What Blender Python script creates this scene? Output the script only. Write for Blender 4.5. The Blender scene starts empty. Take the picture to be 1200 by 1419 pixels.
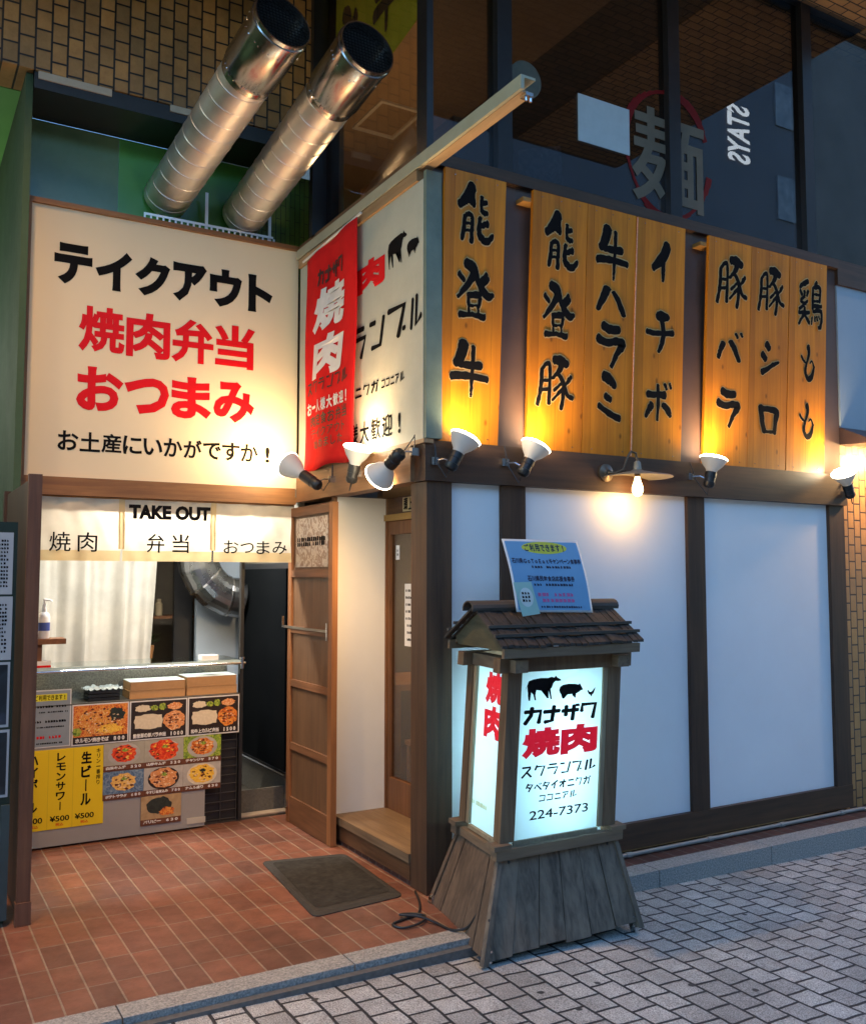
import bpy, bmesh, math, random
from mathutils import Vector, Matrix
R=math.radians
sc=bpy.context.scene
COL=sc.collection
random.seed(7)
# ------------------------------------------------------------ camera, world, sun, exposure
cam_d=bpy.data.cameras.new('camera'); cam=bpy.data.objects.new('camera',cam_d); COL.objects.link(cam)
cam_d.sensor_fit='HORIZONTAL'; cam_d.sensor_width=36; cam_d.lens=36*1290/1200
cam_d.clip_start=.05; cam_d.clip_end=400
cam.location=(-2.401,-4.187,1.6)
cam.rotation_euler=(R(90)+math.atan(90.5/1290),0,-R(30.4))
sc.camera=cam
world=bpy.data.worlds.new('World'); sc.world=world; world.use_nodes=True
wt=world.node_tree; wt.nodes.clear()
sky=wt.nodes.new('ShaderNodeTexSky'); sky.sky_type='NISHITA'; sky.sun_disc=False
sky.sun_elevation=R(9); sky.sun_rotation=R(150); sky.air_density=1.0; sky.dust_density=0; sky.ozone_density=3.6
bgn=wt.nodes.new('ShaderNodeBackground'); bgn.inputs[1].default_value=.15
wo=wt.nodes.new('ShaderNodeOutputWorld')
wt.links.new(sky.outputs[0],bgn.inputs[0]); wt.links.new(bgn.outputs[0],wo.inputs[0])
sd=bpy.data.lights.new('sun','SUN'); sd.energy=.06; sd.angle=R(20); sd.color=(1,.9,.8)
so=bpy.data.objects.new('sun',sd); COL.objects.link(so)
so.rotation_euler=(R(90-9),0,R(180-150)); so.location=(3,-9,12)
sc.view_settings.view_transform='Standard'; sc.view_settings.look='None'
sc.view_settings.exposure=2.6; sc.view_settings.gamma=1
LK=.6   # common factor for every lamp's power
sc.cycles.use_denoising=True
sc.cycles.max_bounces=8; sc.cycles.transparent_max_bounces=12
sc.cycles.sample_clamp_indirect=6

# ------------------------------------------------------------ materials
MATS={}
def newmat(name):
    m=bpy.data.materials.new(name); m.use_nodes=True
    return m,m.node_tree,m.node_tree.nodes['Principled BSDF']
def rgba(c): return (c[0],c[1],c[2],1)
def coords(nt,scale=(1,1,1),axes=None):
    tc=nt.nodes.new('ShaderNodeTexCoord'); out=tc.outputs['Object']
    if axes:
        sp=nt.nodes.new('ShaderNodeSeparateXYZ'); cb=nt.nodes.new('ShaderNodeCombineXYZ')
        nt.links.new(out,sp.inputs[0])
        for i,a in enumerate(axes): nt.links.new(sp.outputs['XYZ'.index(a)],cb.inputs[i])
        out=cb.outputs[0]
    mp=nt.nodes.new('ShaderNodeMapping'); nt.links.new(out,mp.inputs[0]); mp.inputs['Scale'].default_value=scale
    return mp.outputs[0]
def ramp(nt,fac,stops):
    r=nt.nodes.new('ShaderNodeValToRGB'); e=r.color_ramp.elements
    while len(e)<len(stops): e.new(.5)
    for k,(p,c) in enumerate(stops): e[k].position=p; e[k].color=rgba(c)
    nt.links.new(fac,r.inputs[0]); return r.outputs[0]
def noise(nt,vec,scale=5,detail=5,rough=.6,dist=0):
    n=nt.nodes.new('ShaderNodeTexNoise'); n.inputs['Scale'].default_value=scale; n.inputs['Detail'].default_value=detail
    n.inputs['Roughness'].default_value=rough; n.inputs['Distortion'].default_value=dist
    nt.links.new(vec,n.inputs['Vector']); return n.outputs['Fac']
def bump(nt,b,h,strength=.3,dist=.01):
    n=nt.nodes.new('ShaderNodeBump'); n.inputs['Strength'].default_value=strength; n.inputs['Distance'].default_value=dist
    nt.links.new(h,n.inputs['Height']); nt.links.new(n.outputs[0],b.inputs['Normal'])
def mixc(nt,fac,a,b,mode='MIX'):
    m=nt.nodes.new('ShaderNodeMix'); m.data_type='RGBA'; m.blend_type=mode
    for s,v in ((m.inputs[0],fac),(m.inputs[6],a),(m.inputs[7],b)):
        if hasattr(v,'is_output'): nt.links.new(v,s)
        elif isinstance(v,(int,float)): s.default_value=v
        else: s.default_value=rgba(v)
    return m.outputs[2]
def plain(name,c1,c2=None,scale=6,rough=.6,metal=0,bmp=0,stretch=(1,1,1),rv=0,spec=.5,detail=5):
    if name in MATS: return MATS[name]
    m,nt,b=newmat(name); c2=c2 or tuple(x*.8 for x in c1)
    v=coords(nt,stretch); f=noise(nt,v,scale,detail)
    nt.links.new(ramp(nt,f,[(.3,c2),(.7,c1)]),b.inputs['Base Color'])
    b.inputs['Roughness'].default_value=rough; b.inputs['Metallic'].default_value=metal
    b.inputs['Specular IOR Level'].default_value=spec
    if rv:
        mr=nt.nodes.new('ShaderNodeMapRange'); mr.inputs[3].default_value=max(0,rough-rv); mr.inputs[4].default_value=rough+rv
        nt.links.new(f,mr.inputs[0]); nt.links.new(mr.outputs[0],b.inputs['Roughness'])
    if bmp: bump(nt,b,f,bmp,.004)
    MATS[name]=m; return m
def wood(name,c1,c2,axis='Z',rough=.55,knots=False,fine=1.0,bmp=.25,spec=.4,planks=None):
    if name in MATS: return MATS[name]
    m,nt,b=newmat(name)
    st={'X':(.06,1,1),'Y':(1,.06,1),'Z':(1,1,.06)}[axis]
    v=coords(nt,tuple(x for x in st)); f=noise(nt,v,45*fine,6,.6,.6); g=noise(nt,v,9*fine,3,.5,1.2)
    mx=nt.nodes.new('ShaderNodeMath'); mx.operation='MULTIPLY_ADD'; mx.inputs[1].default_value=.5
    h2=nt.nodes.new('ShaderNodeMath'); h2.operation='MULTIPLY'; h2.inputs[1].default_value=.5
    nt.links.new(g,h2.inputs[0]); nt.links.new(f,mx.inputs[0]); nt.links.new(h2.outputs[0],mx.inputs[2])
    col=ramp(nt,mx.outputs[0],[(.36,c2),(.62,c1)])
    # slow blotches over the whole piece
    bl=noise(nt,coords(nt),2.2,3)
    col=mixc(nt,.55,col,ramp(nt,bl,[(.3,(.62,.6,.58)),(.7,(1,1,1))]),'MULTIPLY')
    if knots:
        vo=nt.nodes.new('ShaderNodeTexVoronoi'); vo.voronoi_dimensions='2D'; vo.inputs['Scale'].default_value=8.5
        nt.links.new(coords(nt,(1,.6,1),'XZY'),vo.inputs['Vector'])
        kf=ramp(nt,vo.outputs['Distance'],[(.04,(1,1,1)),(.11,(0,0,0))])
        rn=nt.nodes.new('ShaderNodeMath'); rn.operation='GREATER_THAN'; rn.inputs[1].default_value=.60
        sx=nt.nodes.new('ShaderNodeSeparateColor'); nt.links.new(vo.outputs['Color'],sx.inputs[0]); nt.links.new(sx.outputs[0],rn.inputs[0])
        mm=nt.nodes.new('ShaderNodeMath'); mm.operation='MULTIPLY'; nt.links.new(kf,mm.inputs[0]); nt.links.new(rn.outputs[0],mm.inputs[1])
        mm2=nt.nodes.new('ShaderNodeMath'); mm2.operation='MULTIPLY'; mm2.inputs[1].default_value=.8; nt.links.new(mm.outputs[0],mm2.inputs[0])
        col=mixc(nt,mm2.outputs[0],col,tuple(x*.35 for x in c2))
    if planks:
        br=nt.nodes.new('ShaderNodeTexBrick'); tv=coords(nt,(1,1,1),'ZXY'); nt.links.new(tv,br.inputs['Vector'])
        br.inputs['Scale'].default_value=1; br.inputs['Brick Width'].default_value=9; br.inputs['Row Height'].default_value=planks; br.inputs['Mortar Size'].default_value=.0012
        br.inputs['Color1'].default_value=(1,1,1,1); br.inputs['Color2'].default_value=(.78,.76,.72,1); br.inputs['Mortar'].default_value=(.4,.36,.3,1)
        col=mixc(nt,.85,col,br.outputs['Color'],'MULTIPLY')
    nt.links.new(col,b.inputs['Base Color']); b.inputs['Roughness'].default_value=rough
    b.inputs['Specular IOR Level'].default_value=spec
    bump(nt,b,mx.outputs[0],bmp,.003)
    MATS[name]=m; return m
def brick(name,axes,bw,bh,mort,c1,c2,cm,off=.5,rough=.6,warp=0,speck=0,bmp=.6,bias=0,stain=.5,gloss=0,rot=0,shift=None,strips=None):
    if name in MATS: return MATS[name]
    m,nt,b=newmat(name); v=coords(nt,(1,1,1),axes)
    if rot: v.node.inputs['Rotation'].default_value=(0,0,rot)
    if shift: v.node.inputs['Location'].default_value=shift
    v0=v
    if warp:
        n=nt.nodes.new('ShaderNodeTexNoise'); n.inputs['Scale'].default_value=2.2; n.inputs['Detail'].default_value=3; nt.links.new(v,n.inputs['Vector'])
        s=nt.nodes.new('ShaderNodeVectorMath'); s.operation='SUBTRACT'; s.inputs[1].default_value=(.5,.5,.5); nt.links.new(n.outputs['Color'],s.inputs[0])
        k=nt.nodes.new('ShaderNodeVectorMath'); k.operation='SCALE'; k.inputs['Scale'].default_value=warp; nt.links.new(s.outputs[0],k.inputs[0])
        a=nt.nodes.new('ShaderNodeVectorMath'); nt.links.new(v,a.inputs[0]); nt.links.new(k.outputs[0],a.inputs[1]); v=a.outputs[0]
    br=nt.nodes.new('ShaderNodeTexBrick'); nt.links.new(v,br.inputs['Vector'])
    br.inputs['Scale'].default_value=1; br.inputs['Brick Width'].default_value=bw; br.inputs['Row Height'].default_value=bh
    br.inputs['Mortar Size'].default_value=mort; br.inputs['Mortar Smooth'].default_value=.25; br.inputs['Bias'].default_value=bias
    br.offset=off; br.offset_frequency=2; br.squash=1
    br.inputs['Color1'].default_value=rgba(c1); br.inputs['Color2'].default_value=rgba(c2); br.inputs['Mortar'].default_value=rgba(cm)
    col=br.outputs['Color']
    if strips:
        sp=nt.nodes.new('ShaderNodeSeparateXYZ'); nt.links.new(v,sp.inputs[0])
        def mth(op,a,b_=None):
            q=nt.nodes.new('ShaderNodeMath'); q.operation=op
            for i_,vv in enumerate((a,b_)):
                if vv is None: continue
                if hasattr(vv,'is_output'): nt.links.new(vv,q.inputs[i_])
                else: q.inputs[i_].default_value=vv
            return q.outputs[0]
        fr=mth('PINGPONG',sp.outputs[0],strips[0]/2); msk=mth('LESS_THAN',fr,strips[1]/2)
        col=mixc(nt,msk,col,strips[2])
    if speck:
        f=noise(nt,v0,170,3,.8); col=mixc(nt,speck,col,ramp(nt,f,[(.38,(.35,.35,.36)),(.5,(1,1,1)),(.64,(1.7,1.7,1.7))]),'MULTIPLY')
    if speck:
        vo=nt.nodes.new('ShaderNodeTexVoronoi'); vo.voronoi_dimensions='2D'; vo.inputs['Scale'].default_value=3.6; nt.links.new(coords(nt),vo.inputs['Vector'])
        wob=noise(nt,v0,40,3); ad0=nt.nodes.new('ShaderNodeMath'); ad0.operation='MULTIPLY_ADD'; ad0.inputs[1].default_value=.09; nt.links.new(wob,ad0.inputs[0]); nt.links.new(vo.outputs['Distance'],ad0.inputs[2])
        kf=ramp(nt,ad0.outputs[0],[(.085,(1,1,1)),(.105,(0,0,0))]); sx=nt.nodes.new('ShaderNodeSeparateColor'); nt.links.new(vo.outputs['Color'],sx.inputs[0])
        gt=nt.nodes.new('ShaderNodeMath'); gt.operation='GREATER_THAN'; gt.inputs[1].default_value=.5; nt.links.new(sx.outputs[0],gt.inputs[0])
        mm=nt.nodes.new('ShaderNodeMath'); mm.operation='MULTIPLY'; nt.links.new(kf,mm.inputs[0]); nt.links.new(gt.outputs[0],mm.inputs[1])
        col=mixc(nt,mm.outputs[0],col,(.05,.05,.05))
    if stain:
        f=noise(nt,v0,1.7,6,.65); col=mixc(nt,stain,col,ramp(nt,f,[(.3,(.5,.48,.46)),(.65,(1.1,1.1,1.1))]),'MULTIPLY')
        f3=noise(nt,v0,14,5,.7); col=mixc(nt,stain*.7,col,ramp(nt,f3,[(.35,(.62,.6,.58)),(.6,(1.08,1.08,1.08))]),'MULTIPLY')
    nt.links.new(col,b.inputs['Base Color'])
    inv=nt.nodes.new('ShaderNodeMath'); inv.operation='SUBTRACT'; inv.inputs[0].default_value=1; nt.links.new(br.outputs['Fac'],inv.inputs[1])
    f2=noise(nt,v0,60,4); ad=nt.nodes.new('ShaderNodeMath'); ad.operation='MULTIPLY_ADD'; ad.inputs[1].default_value=.25
    nt.links.new(f2,ad.inputs[0]); nt.links.new(inv.outputs[0],ad.inputs[2]); bump(nt,b,ad.outputs[0],bmp,.006)
    mr=nt.nodes.new('ShaderNodeMapRange'); mr.inputs[3].default_value=max(.05,rough-.15-gloss); mr.inputs[4].default_value=min(1,rough+.15)
    nt.links.new(noise(nt,v0,5,4),mr.inputs[0]); nt.links.new(mr.outputs[0],b.inputs['Roughness'])
    MATS[name]=m; return m
def emis(name,c,s):
    if name in MATS: return MATS[name]
    m,nt,b=newmat(name); b.inputs['Base Color'].default_value=(.8,.8,.8,1)
    b.inputs['Emission Color'].default_value=rgba(c); b.inputs['Emission Strength'].default_value=s
    MATS[name]=m; return m
def cloth(name,c,trans=.5,scale=400):
    if name in MATS: return MATS[name]
    m,nt,b=newmat(name)
    f=noise(nt,coords(nt),9,5); col=ramp(nt,f,[(.3,tuple(x*.85 for x in c)),(.7,c)])
    nt.links.new(col,b.inputs['Base Color']); b.inputs['Roughness'].default_value=.85; b.inputs['Specular IOR Level'].default_value=.15
    if trans:
        t=nt.nodes.new('ShaderNodeBsdfTranslucent'); nt.links.new(col,t.inputs[0])
        mx=nt.nodes.new('ShaderNodeMixShader'); mx.inputs[0].default_value=trans
        nt.links.new(b.outputs[0],mx.inputs[1]); nt.links.new(t.outputs[0],mx.inputs[2])
        nt.links.new(mx.outputs[0],nt.nodes['Material Output'].inputs[0])
    MATS[name]=m; return m
def glass(name,tint=(.6,.65,.7),ior=1.5,rough=.0,refl=1.0):
    if name in MATS: return MATS[name]
    m,nt,b=newmat(name); nt.nodes.remove(b)
    t=nt.nodes.new('ShaderNodeBsdfTransparent'); t.inputs[0].default_value=rgba(tint)
    g=nt.nodes.new('ShaderNodeBsdfGlossy'); g.inputs['Roughness'].default_value=rough; g.inputs['Color'].default_value=(refl,refl,refl,1)
    fr=nt.nodes.new('ShaderNodeFresnel')
    ge=nt.nodes.new('ShaderNodeNewGeometry'); mr=nt.nodes.new('ShaderNodeMapRange'); mr.inputs[3].default_value=ior; mr.inputs[4].default_value=1/ior
    nt.links.new(ge.outputs['Backfacing'],mr.inputs[0]); nt.links.new(mr.outputs[0],fr.inputs[0])
    mx=nt.nodes.new('ShaderNodeMixShader'); nt.links.new(fr.outputs[0],mx.inputs[0]); nt.links.new(t.outputs[0],mx.inputs[1]); nt.links.new(g.outputs[0],mx.inputs[2])
    nt.links.new(mx.outputs[0],nt.nodes['Material Output'].inputs[0])
    MATS[name]=m; return m
def food(name,cols,scale=40,seed=0):
    if name in MATS: return MATS[name]
    m,nt,b=newmat(name); v=coords(nt); v.node.inputs['Location'].default_value=(seed*3.1,seed*1.7,0)
    n=nt.nodes.new('ShaderNodeTexNoise'); n.inputs['Scale'].default_value=scale*.62; n.inputs['Detail'].default_value=4; n.inputs['Distortion'].default_value=2.2; nt.links.new(v,n.inputs['Vector'])
    k=len(cols); st=[(.28+.46*i/max(1,k-1),c) for i,c in enumerate(cols)]
    nt.links.new(ramp(nt,n.outputs['Fac'],st),b.inputs['Base Color']); b.inputs['Roughness'].default_value=.35
    MATS[name]=m; return m
BLACK=plain('ink_black',(.010,.009,.010),(.006,.006,.006),rough=.7,spec=.04)
RED=plain('sign_red',(.66,.006,.010),(.6,.005,.008),rough=.5,spec=.15)
WHITEP=plain('white_paint',(.8,.79,.77),(.74,.73,.71),rough=.5)
DKWOOD=wood('dark_brown_wood',(.085,.042,.022),(.04,.02,.012),'Z')
DKWOODX=wood('dark_brown_wood_beam',(.10,.048,.024),(.05,.025,.014),'X')
DKWOODY=wood('dark_brown_wood_side',(.17,.08,.035),(.085,.04,.018),'Y')
MIDWOOD=wood('red_brown_wood',(.24,.10,.04),(.12,.05,.02),'Z')
MIDWOODX=wood('red_brown_wood_rail',(.24,.10,.04),(.13,.055,.022),'Y')
FASCIA=plain('brown_board_wall',(.11,.062,.045),(.08,.045,.033),3,rough=.6)
STEEL=plain('galvanised_steel',(.92,.90,.86),(.8,.78,.75),7,rough=.45,metal=1,rv=.1,bmp=.05)
CHROME=plain('bright_steel',(.7,.7,.7),(.6,.6,.6),20,rough=.2,metal=1)
BLKPL=plain('black_plastic',(.012,.012,.013),(.02,.02,.02),30,rough=.4)
BRZ0=plain('dark_bronze',(.1,.07,.05),rough=.4)
BLKMET=plain('black_metal',(.014,.014,.016),(.02,.02,.02),10,rough=.45)

# ------------------------------------------------------------ mesh helpers
class MB:
    def __init__(s): s.bm=bmesh.new()
    def poly(s,pts,flip=False):
        vs=[s.bm.verts.new(p) for p in pts]
        if flip: vs.reverse()
        try: return s.bm.faces.new(vs)
        except ValueError: return None
    def box(s,x0,x1,y0,y1,z0,z1,M=None):
        c=[(x0,y0,z0),(x1,y0,z0),(x1,y1,z0),(x0,y1,z0),(x0,y0,z1),(x1,y0,z1),(x1,y1,z1),(x0,y1,z1)]
        return s.hexa(c,M)
    def hexa(s,c,M=None):
        if M: c=[M@Vector(p) for p in c]
        v=[s.bm.verts.new(p) for p in c]
        for f in ((0,3,2,1),(4,5,6,7),(0,1,5,4),(1,2,6,5),(2,3,7,6),(3,0,4,7)): s.bm.faces.new([v[i] for i in f])
        return s
    def ring(s,c,u,v,r,n):
        return [s.bm.verts.new(c+u*(r*math.cos(2*math.pi*k/n))+v*(r*math.sin(2*math.pi*k/n))) for k in range(n)]
    def tube(s,pts,r,n=8,caps=True,closed=False):
        pts=[Vector(p) for p in pts]; rs=r if isinstance(r,(list,tuple)) else [r]*len(pts)
        prev=None; first=None; up=None
        for i,p in enumerate(pts):
            d=(pts[min(i+1,len(pts)-1)]-pts[max(i-1,0)])
            if d.length<1e-9: d=Vector((0,0,1))
            d.normalize()
            if up is None:
                up=Vector((0,0,1)) if abs(d.z)<.9 else Vector((1,0,0))
            u=(up-d*up.dot(d)); u.normalize(); up=u; w=d.cross(u)
            rg=s.ring(p,u,w,max(rs[i],1e-4),n)
            if prev:
                for k in range(n): s.bm.faces.new((prev[k],prev[(k+1)%n],rg[(k+1)%n],rg[k]))
            else: first=rg
            prev=rg
        if caps: s.bm.faces.new(list(reversed(first))); s.bm.faces.new(prev)
        return s
    def lathe(s,o,d,prof,n=24,cap0=True,cap1=True):
        """prof: list of (along, radius) about axis d from o"""
        o=Vector(o); d=Vector(d).normalized(); up=Vector((0,0,1)) if abs(d.z)<.9 else Vector((1,0,0))
        u=(up-d*up.dot(d)).normalized(); w=d.cross(u); prev=None
        for i,(a,r) in enumerate(prof):
            rg=s.ring(o+d*a,u,w,max(r,1e-4),n)
            if prev:
                for k in range(n): s.bm.faces.new((prev[k],prev[(k+1)%n],rg[(k+1)%n],rg[k]))
            elif cap0: s.bm.faces.new(list(reversed(rg)))
            prev=rg
        if cap1: s.bm.faces.new(prev)
        return s
    def grid(s,fn,nu,nv,thick=0):
        g=[[s.bm.verts.new(fn(i/nu,j/nv)) for j in range(nv+1)] for i in range(nu+1)]
        for i in range(nu):
            for j in range(nv): s.bm.faces.new((g[i][j],g[i+1][j],g[i+1][j+1],g[i][j+1]))
        return s
    def prism(s,pts2,F,n0,n1):
        """polygon (2-D) in frame F, extruded from n0 to n1"""
        a=[s.bm.verts.new(F(u,v,n0)) for u,v in pts2]; b=[s.bm.verts.new(F(u,v,n1)) for u,v in pts2]
        s.bm.faces.new(list(reversed(a))); s.bm.faces.new(b); k=len(a)
        for i in range(k): s.bm.faces.new((a[i],a[(i+1)%k],b[(i+1)%k],b[i]))
        return s
    def build(s,name,mat,parent=None,bev=0,smooth=False,loc=None,solid=0,world=True):
        bm=s.bm
        if bev:
            es=[e for e in bm.edges if len(e.link_faces)==2 and e.calc_face_angle(0)>.6]
            if es: bmesh.ops.bevel(bm,geom=es,offset=bev,segments=1,affect='EDGES',profile=.5,clamp_overlap=True)
        off=Vector((0,0,0))
        if parent is not None and world:
            off=wloc(parent)
        elif loc is not None: off=Vector(loc)
        if off.length: bmesh.ops.translate(bm,verts=bm.verts,vec=-off)
        me=bpy.data.meshes.new(name); bm.to_mesh(me); bm.free()
        if smooth:
            for p in me.polygons: p.use_smooth=True
            try: me.set_sharp_from_angle(angle=R(40))
            except Exception: pass
        me.materials.append(mat)
        o=bpy.data.objects.new(name,me); COL.objects.link(o)
        if parent is not None: o.parent=parent
        elif loc is not None: o.location=loc
        if solid:
            md=o.modifiers.new('solid','SOLIDIFY'); md.thickness=solid; md.offset=0
        return o
def wloc(o):
    v=Vector((0,0,0))
    while o is not None: v+=o.location; o=o.parent
    return v
def tag(o,label=None,cat=None,group=None,kind=None):
    if label: o['label']=label
    if cat: o['category']=cat
    if group: o['group']=group
    if kind: o['kind']=kind
    return o
def thing(name,label,cat,loc=(0,0,0),group=None):
    o=bpy.data.objects.new(name,None); COL.objects.link(o); o.location=loc; o.empty_display_size=.1
    return tag(o,label,cat,group)
def struct(name,mb,m,**k): return tag(mb.build(name,m,**k),kind='structure')
def bx(*a): return MB().box(*a)
class Frame:
    def __init__(s,o,u,v,d=.002):
        s.o=Vector(o); s.u=Vector(u).normalized(); s.v=Vector(v).normalized(); s.n=s.u.cross(s.v).normalized(); s.d=d
    def __call__(s,a,b,n=0): return s.o+s.u*a+s.v*b+s.n*(n+s.d)
FX=lambda y,d=.002: Frame((0,y,0),(1,0,0),(0,0,1),d)        # faces -Y
FL=lambda x,d=.002: Frame((x,0,0),(0,-1,0),(0,0,1),d)       # faces -X, u = -y
# ------------------------------------------------------------ lettering
_tc={}
def glyph(s,bold=0,shear=0):
    k=(s,bold,shear)
    if k in _tc: return _tc[k]
    c=bpy.data.curves.new('t','FONT'); c.body=s; c.size=1; c.resolution_u=3; c.shear=shear
    if bold: c.bevel_depth=bold; c.bevel_resolution=0
    o=bpy.data.objects.new('t',c); COL.objects.link(o)
    dg=bpy.context.evaluated_depsgraph_get(); me=bpy.data.meshes.new_from_object(o.evaluated_get(dg))
    vs=[tuple(v.co) for v in me.vertices]; fs=[tuple(p.vertices) for p in me.polygons]
    bpy.data.objects.remove(o); bpy.data.curves.remove(c); bpy.data.meshes.remove(me)
    _tc[k]=(vs,fs); return _tc[k]
def put(mb,F,g,box,zs=.02,n=0):
    vs,fs=g
    if not vs: return
    xs=[v[0] for v in vs]; ys=[v[1] for v in vs]; x0,x1,y0,y1=min(xs),max(xs),min(ys),max(ys)
    u0,v0,u1,v1=box; sx=(u1-u0)/max(1e-6,x1-x0); sy=(v1-v0)/max(1e-6,y1-y0)
    nv=[mb.bm.verts.new(F(u0+(x-x0)*sx,v0+(y-y0)*sy,n+z*zs)) for x,y,z in vs]
    for f in fs:
        try: mb.bm.faces.new([nv[i] for i in f])
        except ValueError: pass
def write(mb,F,s,box,bold=.02,shear=0,n=0): put(mb,F,glyph(s,bold,shear),box,n=n)
def write_spread(mb,F,s,box,bold=.02,fill=.86,shear=0):
    """one glyph per equal cell, each stretched to fill its cell (hand-set sign lettering)"""
    u0,v0,u1,v1=box; k=len(s); w=(u1-u0)/k
    for i,c in enumerate(s):
        if c==' ': continue
        vs,_=glyph(c,bold,shear); xs=[v[0] for v in vs]; ys=[v[1] for v in vs]
        gw=max(xs)-min(xs); gh=max(ys)-min(ys); full=.92
        h=(v1-v0)*min(1,gh/full+.06); ww=w*fill*min(1,gw/full+.08); cx=u0+w*(i+.5)
        cy=v0+(min(ys)+max(ys)+.0-(-.12+.88))/2*(v1-v0)/full+(v1-v0)/2
        cy=min(max(cy,v0+h/2),v1-h/2)
        put(mb,F,(vs,_),(cx-ww/2,cy-h/2,cx+ww/2,cy+h/2))
def write_down(mb,F,s,box,bold=.03,fill=.86):
    u0,v0,u1,v1=box; k=len(s); h=(v1-v0)/k; w=u1-u0
    for i,c in enumerate(s):
        cv=v1-h*(i+.5); cu=(u0+u1)/2
        if c=='ー':
            p=[(cu-w*.06,cv-h*.42),(cu+w*.06,cv-h*.42),(cu+w*.06,cv+h*.42),(cu-w*.06,cv+h*.42)]
            mb.poly([F(*q) for q in p]); continue
        vs,f=glyph(c,bold); xs=[v[0] for v in vs]; ys=[v[1] for v in vs]
        gw=min(1,(max(xs)-min(xs))/.9+.05); gh=min(1,(max(ys)-min(ys))/.9+.05)
        put(mb,F,(vs,f),(cu-w*gw/2,cv-h*fill*gh/2,cu+w*gw/2,cv+h*fill*gh/2))
def catmull(pts,sub=6):
    if len(pts)<3: 
        a,b=pts; return [tuple(a[k]+(b[k]-a[k])*t/sub for k in range(3)) for t in range(sub+1)]
    out=[]; P=[pts[0]]+list(pts)+[pts[-1]]
    for i in range(1,len(P)-2):
        p0,p1,p2,p3=P[i-1:i+3]
        for t in range(sub):
            t/=sub
            out.append(tuple(.5*(2*p1[k]+(p2[k]-p0[k])*t+(2*p0[k]-5*p1[k]+4*p2[k]-p3[k])*t*t+(3*p1[k]-p0[k]-3*p2[k]+p3[k])*t**3) for k in range(3)))
    out.append(tuple(pts[-1])); return out
def brush(strokes,grow=0,rough=.8,seed=1,smooth=True):
    """ink strokes -> (verts, faces) in a 0..100 box, y up; each stroke a ribbon with round uneven ends"""
    rnd=random.Random(seed); V=[]; Fc=[]
    for si,st in enumerate(strokes):
        pts=[(p[0],100-p[1],p[2] if len(p)>2 else 10) for p in st]
        sm=catmull(pts,5) if smooth else pts
        L=[];Rr=[]
        for i,(x,y,w) in enumerate(sm):
            a=sm[max(0,i-1)]; b=sm[min(len(sm)-1,i+1)]; dx,dy=b[0]-a[0],b[1]-a[1]; l=math.hypot(dx,dy) or 1; dx/=l; dy/=l
            h=w*.58+grow
            L.append((x-dy*h+rnd.uniform(-rough,rough),y+dx*h+rnd.uniform(-rough,rough))); Rr.append((x+dy*h+rnd.uniform(-rough,rough),y-dx*h+rnd.uniform(-rough,rough)))
        base=len(V); z=si*.06
        for p in L+Rr: V.append((p[0],p[1],z))
        k=len(L)
        for i in range(k-1): Fc.append((base+i,base+k+i,base+k+i+1,base+i+1))
        for e,(q,r_,idx) in enumerate(((sm[0],sm[1],0),(sm[-1],sm[-2],k-1))):
            dx,dy=q[0]-r_[0],q[1]-r_[1]; l=math.hypot(dx,dy) or 1; dx/=l;dy/=l; h=q[2]/2+grow
            c=len(V); V.append((q[0]+dx*h*.5-dy*h*.55,q[1]+dy*h*.5+dx*h*.55,z)); V.append((q[0]+dx*h*.55+dy*h*.35,q[1]+dy*h*.55-dx*h*.35,z))
            Fc.append((base+idx,c,c+1,base+k+idx) if e==1 and False else ((base+idx,base+k+idx,c,c+1) if e==0 else (base+idx,base+k+idx,c+1,c)))
    return V,Fc
def putbrush(mb,F,ch,box,grow=0,n=0,rough=1.1,table=None,smooth=True):
    vs,fs=brush((table or BR)[ch],grow,rough,seed=hash_(ch),smooth=smooth)
    u0,v0,u1,v1=box; sx=(u1-u0)/100; sy=(v1-v0)/100
    nv=[mb.bm.verts.new(F(u0+x*sx,v0+y*sy,n+z*.003)) for x,y,z in vs]
    for f in fs:
        try: mb.bm.faces.new([nv[i] for i in f])
        except ValueError: pass
def hash_(c): return sum(ord(x) for x in c)%997
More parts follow.
